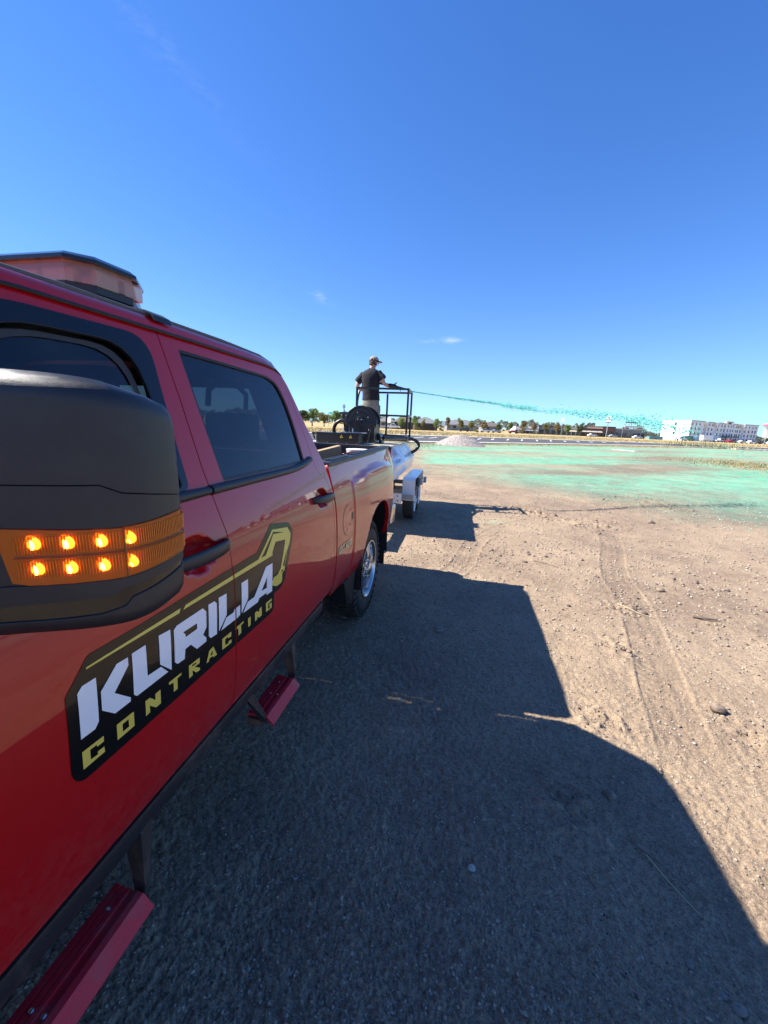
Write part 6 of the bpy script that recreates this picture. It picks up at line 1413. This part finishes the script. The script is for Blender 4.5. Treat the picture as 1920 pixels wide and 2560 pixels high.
# ------------------------------------------------------------------ parked vehicles far off
def carcol(n_, c_): return mat(n_, c_, .25, coat=.8)
CARM = {}
def vehicle(x, y, rz, kind, colr, label):
    P = dict(car=[(-2.2,.35),(-2.25,.75),(-2.0,.95),(-1.45,1.02),(-.95,1.45),(.6,1.47),(1.3,.98),(2.1,.85),(2.2,.6),(2.15,.35)],
             van=[(-2.7,.4),(-2.7,2.3),(-2.5,2.45),(1.5,2.45),(1.9,1.5),(2.6,1.25),(2.7,.4)],
             truck=[(-2.8,.5),(-2.8,1.1),(-.9,1.1),(-.8,1.85),(.7,1.88),(1.2,1.2),(2.6,1.1),(2.7,.5)],
             box=[(-3.8,.6),(-3.8,3.1),(1.6,3.1),(1.6,2.2),(2.5,2.1),(2.9,1.3),(3.4,1.2),(3.4,.6)])[kind]
    W = dict(car=[(-1.3,1.03),(-.92,1.38),(.55,1.40),(1.1,1.0)], van=[(.6,1.5),(.6,2.1),(1.5,2.1),(1.75,1.5)], truck=[(-.7,1.2),(-.65,1.72),(.6,1.75),(1.0,1.25)], box=[(1.75,1.35),(1.75,2.0),(2.4,1.95),(2.7,1.35)])[kind]
    wz = {'car':(.32,1.35,-1.35),'van':(.36,1.8,-1.7),'truck':(.4,1.75,-1.7),'box':(.45,2.4,-2.4)}[kind]
    nm = {'car':'parked_car','van':'parked_van','truck':'parked_pickup','box':'box_truck'}[kind]
    e = empty(nm, (x, y, 0), label, {'car':'car','van':'van','truck':'pickup truck','box':'truck'}[kind], 'vehicles parked by the buildings', rz)
    hw = 1.0 if kind in ('van','box') else .88
    if kind not in CARM:
        CARM[kind] = [MB().prism(P, 1, -hw, hw).me('body', None, True, .06), MB().prism(W, 1, -hw-.012, hw+.012).me('window', M['darkglass'])]
        CARM['wheel'] = CARM.get('wheel') or MB().lathe([(-.1,0),(-.1,.3),(-.08,.34),(.08,.34),(.1,.3),(.1,0)], (0,0,0), 1, 14).me('wheel', M['tyre'], True)
    bm_ = CARM[kind][0].copy(); bm_.materials.clear(); bm_.materials.append(colr)
    for nm_, me in (('body', bm_), ('window', CARM[kind][1])):
        o = bpy.data.objects.new(nm_, me); COL.objects.link(o); o.parent = e
    for xx in wz[1:]:
        for yy in (-hw+.08, hw-.08):
            o = bpy.data.objects.new('wheel', CARM['wheel']); COL.objects.link(o); o.parent = e; o.location = (xx, yy, .34); 
cw, cr, cg, cdk, cs = carcol('white_car_paint', (.72,.73,.75)), carcol('dark_red_car_paint', (.28,.02,.03)), carcol('green_car_paint', (.05,.20,.16)), carcol('dark_car_paint', (.03,.035,.045)), carcol('silver_car_paint', (.42,.44,.47))
vehicle(113.3,218.0,.35,'box',cw,'white box truck parked in front of the hotel')
vehicle(118.6,218.2,.3,'truck',cs,'pale pickup truck parked just right of the white box truck')
vehicle(122.6,217.2,.25,'car',cr,'dark red car parked in front of the hotel entrance')
vehicle(127.2,217.4,.35,'car',cs,'silver car parked right of the dark red car')
vehicle(130.8,217.0,.3,'car',cw,'white car third from the right in the hotel row')
vehicle(134.6,217.6,.3,'car',cdk,'dark car between the two white cars in the hotel row')
vehicle(139.0,217.6,.3,'car',cw,'white car near the right end of the hotel row')
vehicle(141.6,211.0,.3,'truck',cdk,'dark pickup left of the lamp post at the right edge')
vehicle(138.0,206.3,.3,'truck',cw,'white pickup truck at the lamp post on the right edge')
vehicle(139.2,198.6,.3,'van',cw,'white van at the very right edge of the picture')
vehicle(99.6,214.0,.2,'truck',cw,'white pickup parked at the foot of the hotel end wall')
vehicle(107.0,222.5,.3,'van',cg,'green van parked at the near corner of the hotel')
vehicle(7.0,168.5,.1,'car',cw,'white car parked behind the brown tree right of the gravel pile')
vehicle(12.0,176,.15,'car',cs,'silver car parked left of the dark green tree')
vehicle(19.5,180.5,.15,'car',cr,'red car parked just left of the small white building')
vehicle(-26.6,141.2,.1,'truck',cw,'white pickup seen through the railing beside the white sign')
vehicle(-1.5,164,.1,'car',cdk,'dark car parked behind the gravel pile top')
vehicle(61.0,215.0,.3,'car',cw,'white car in front of the brown brick shops')
vehicle(72.0,219.8,.3,'car',cs,'silver car below the tall pole sign')
vehicle(82.5,218.0,.3,'car',cw,'white car left of the blue dumpsters')
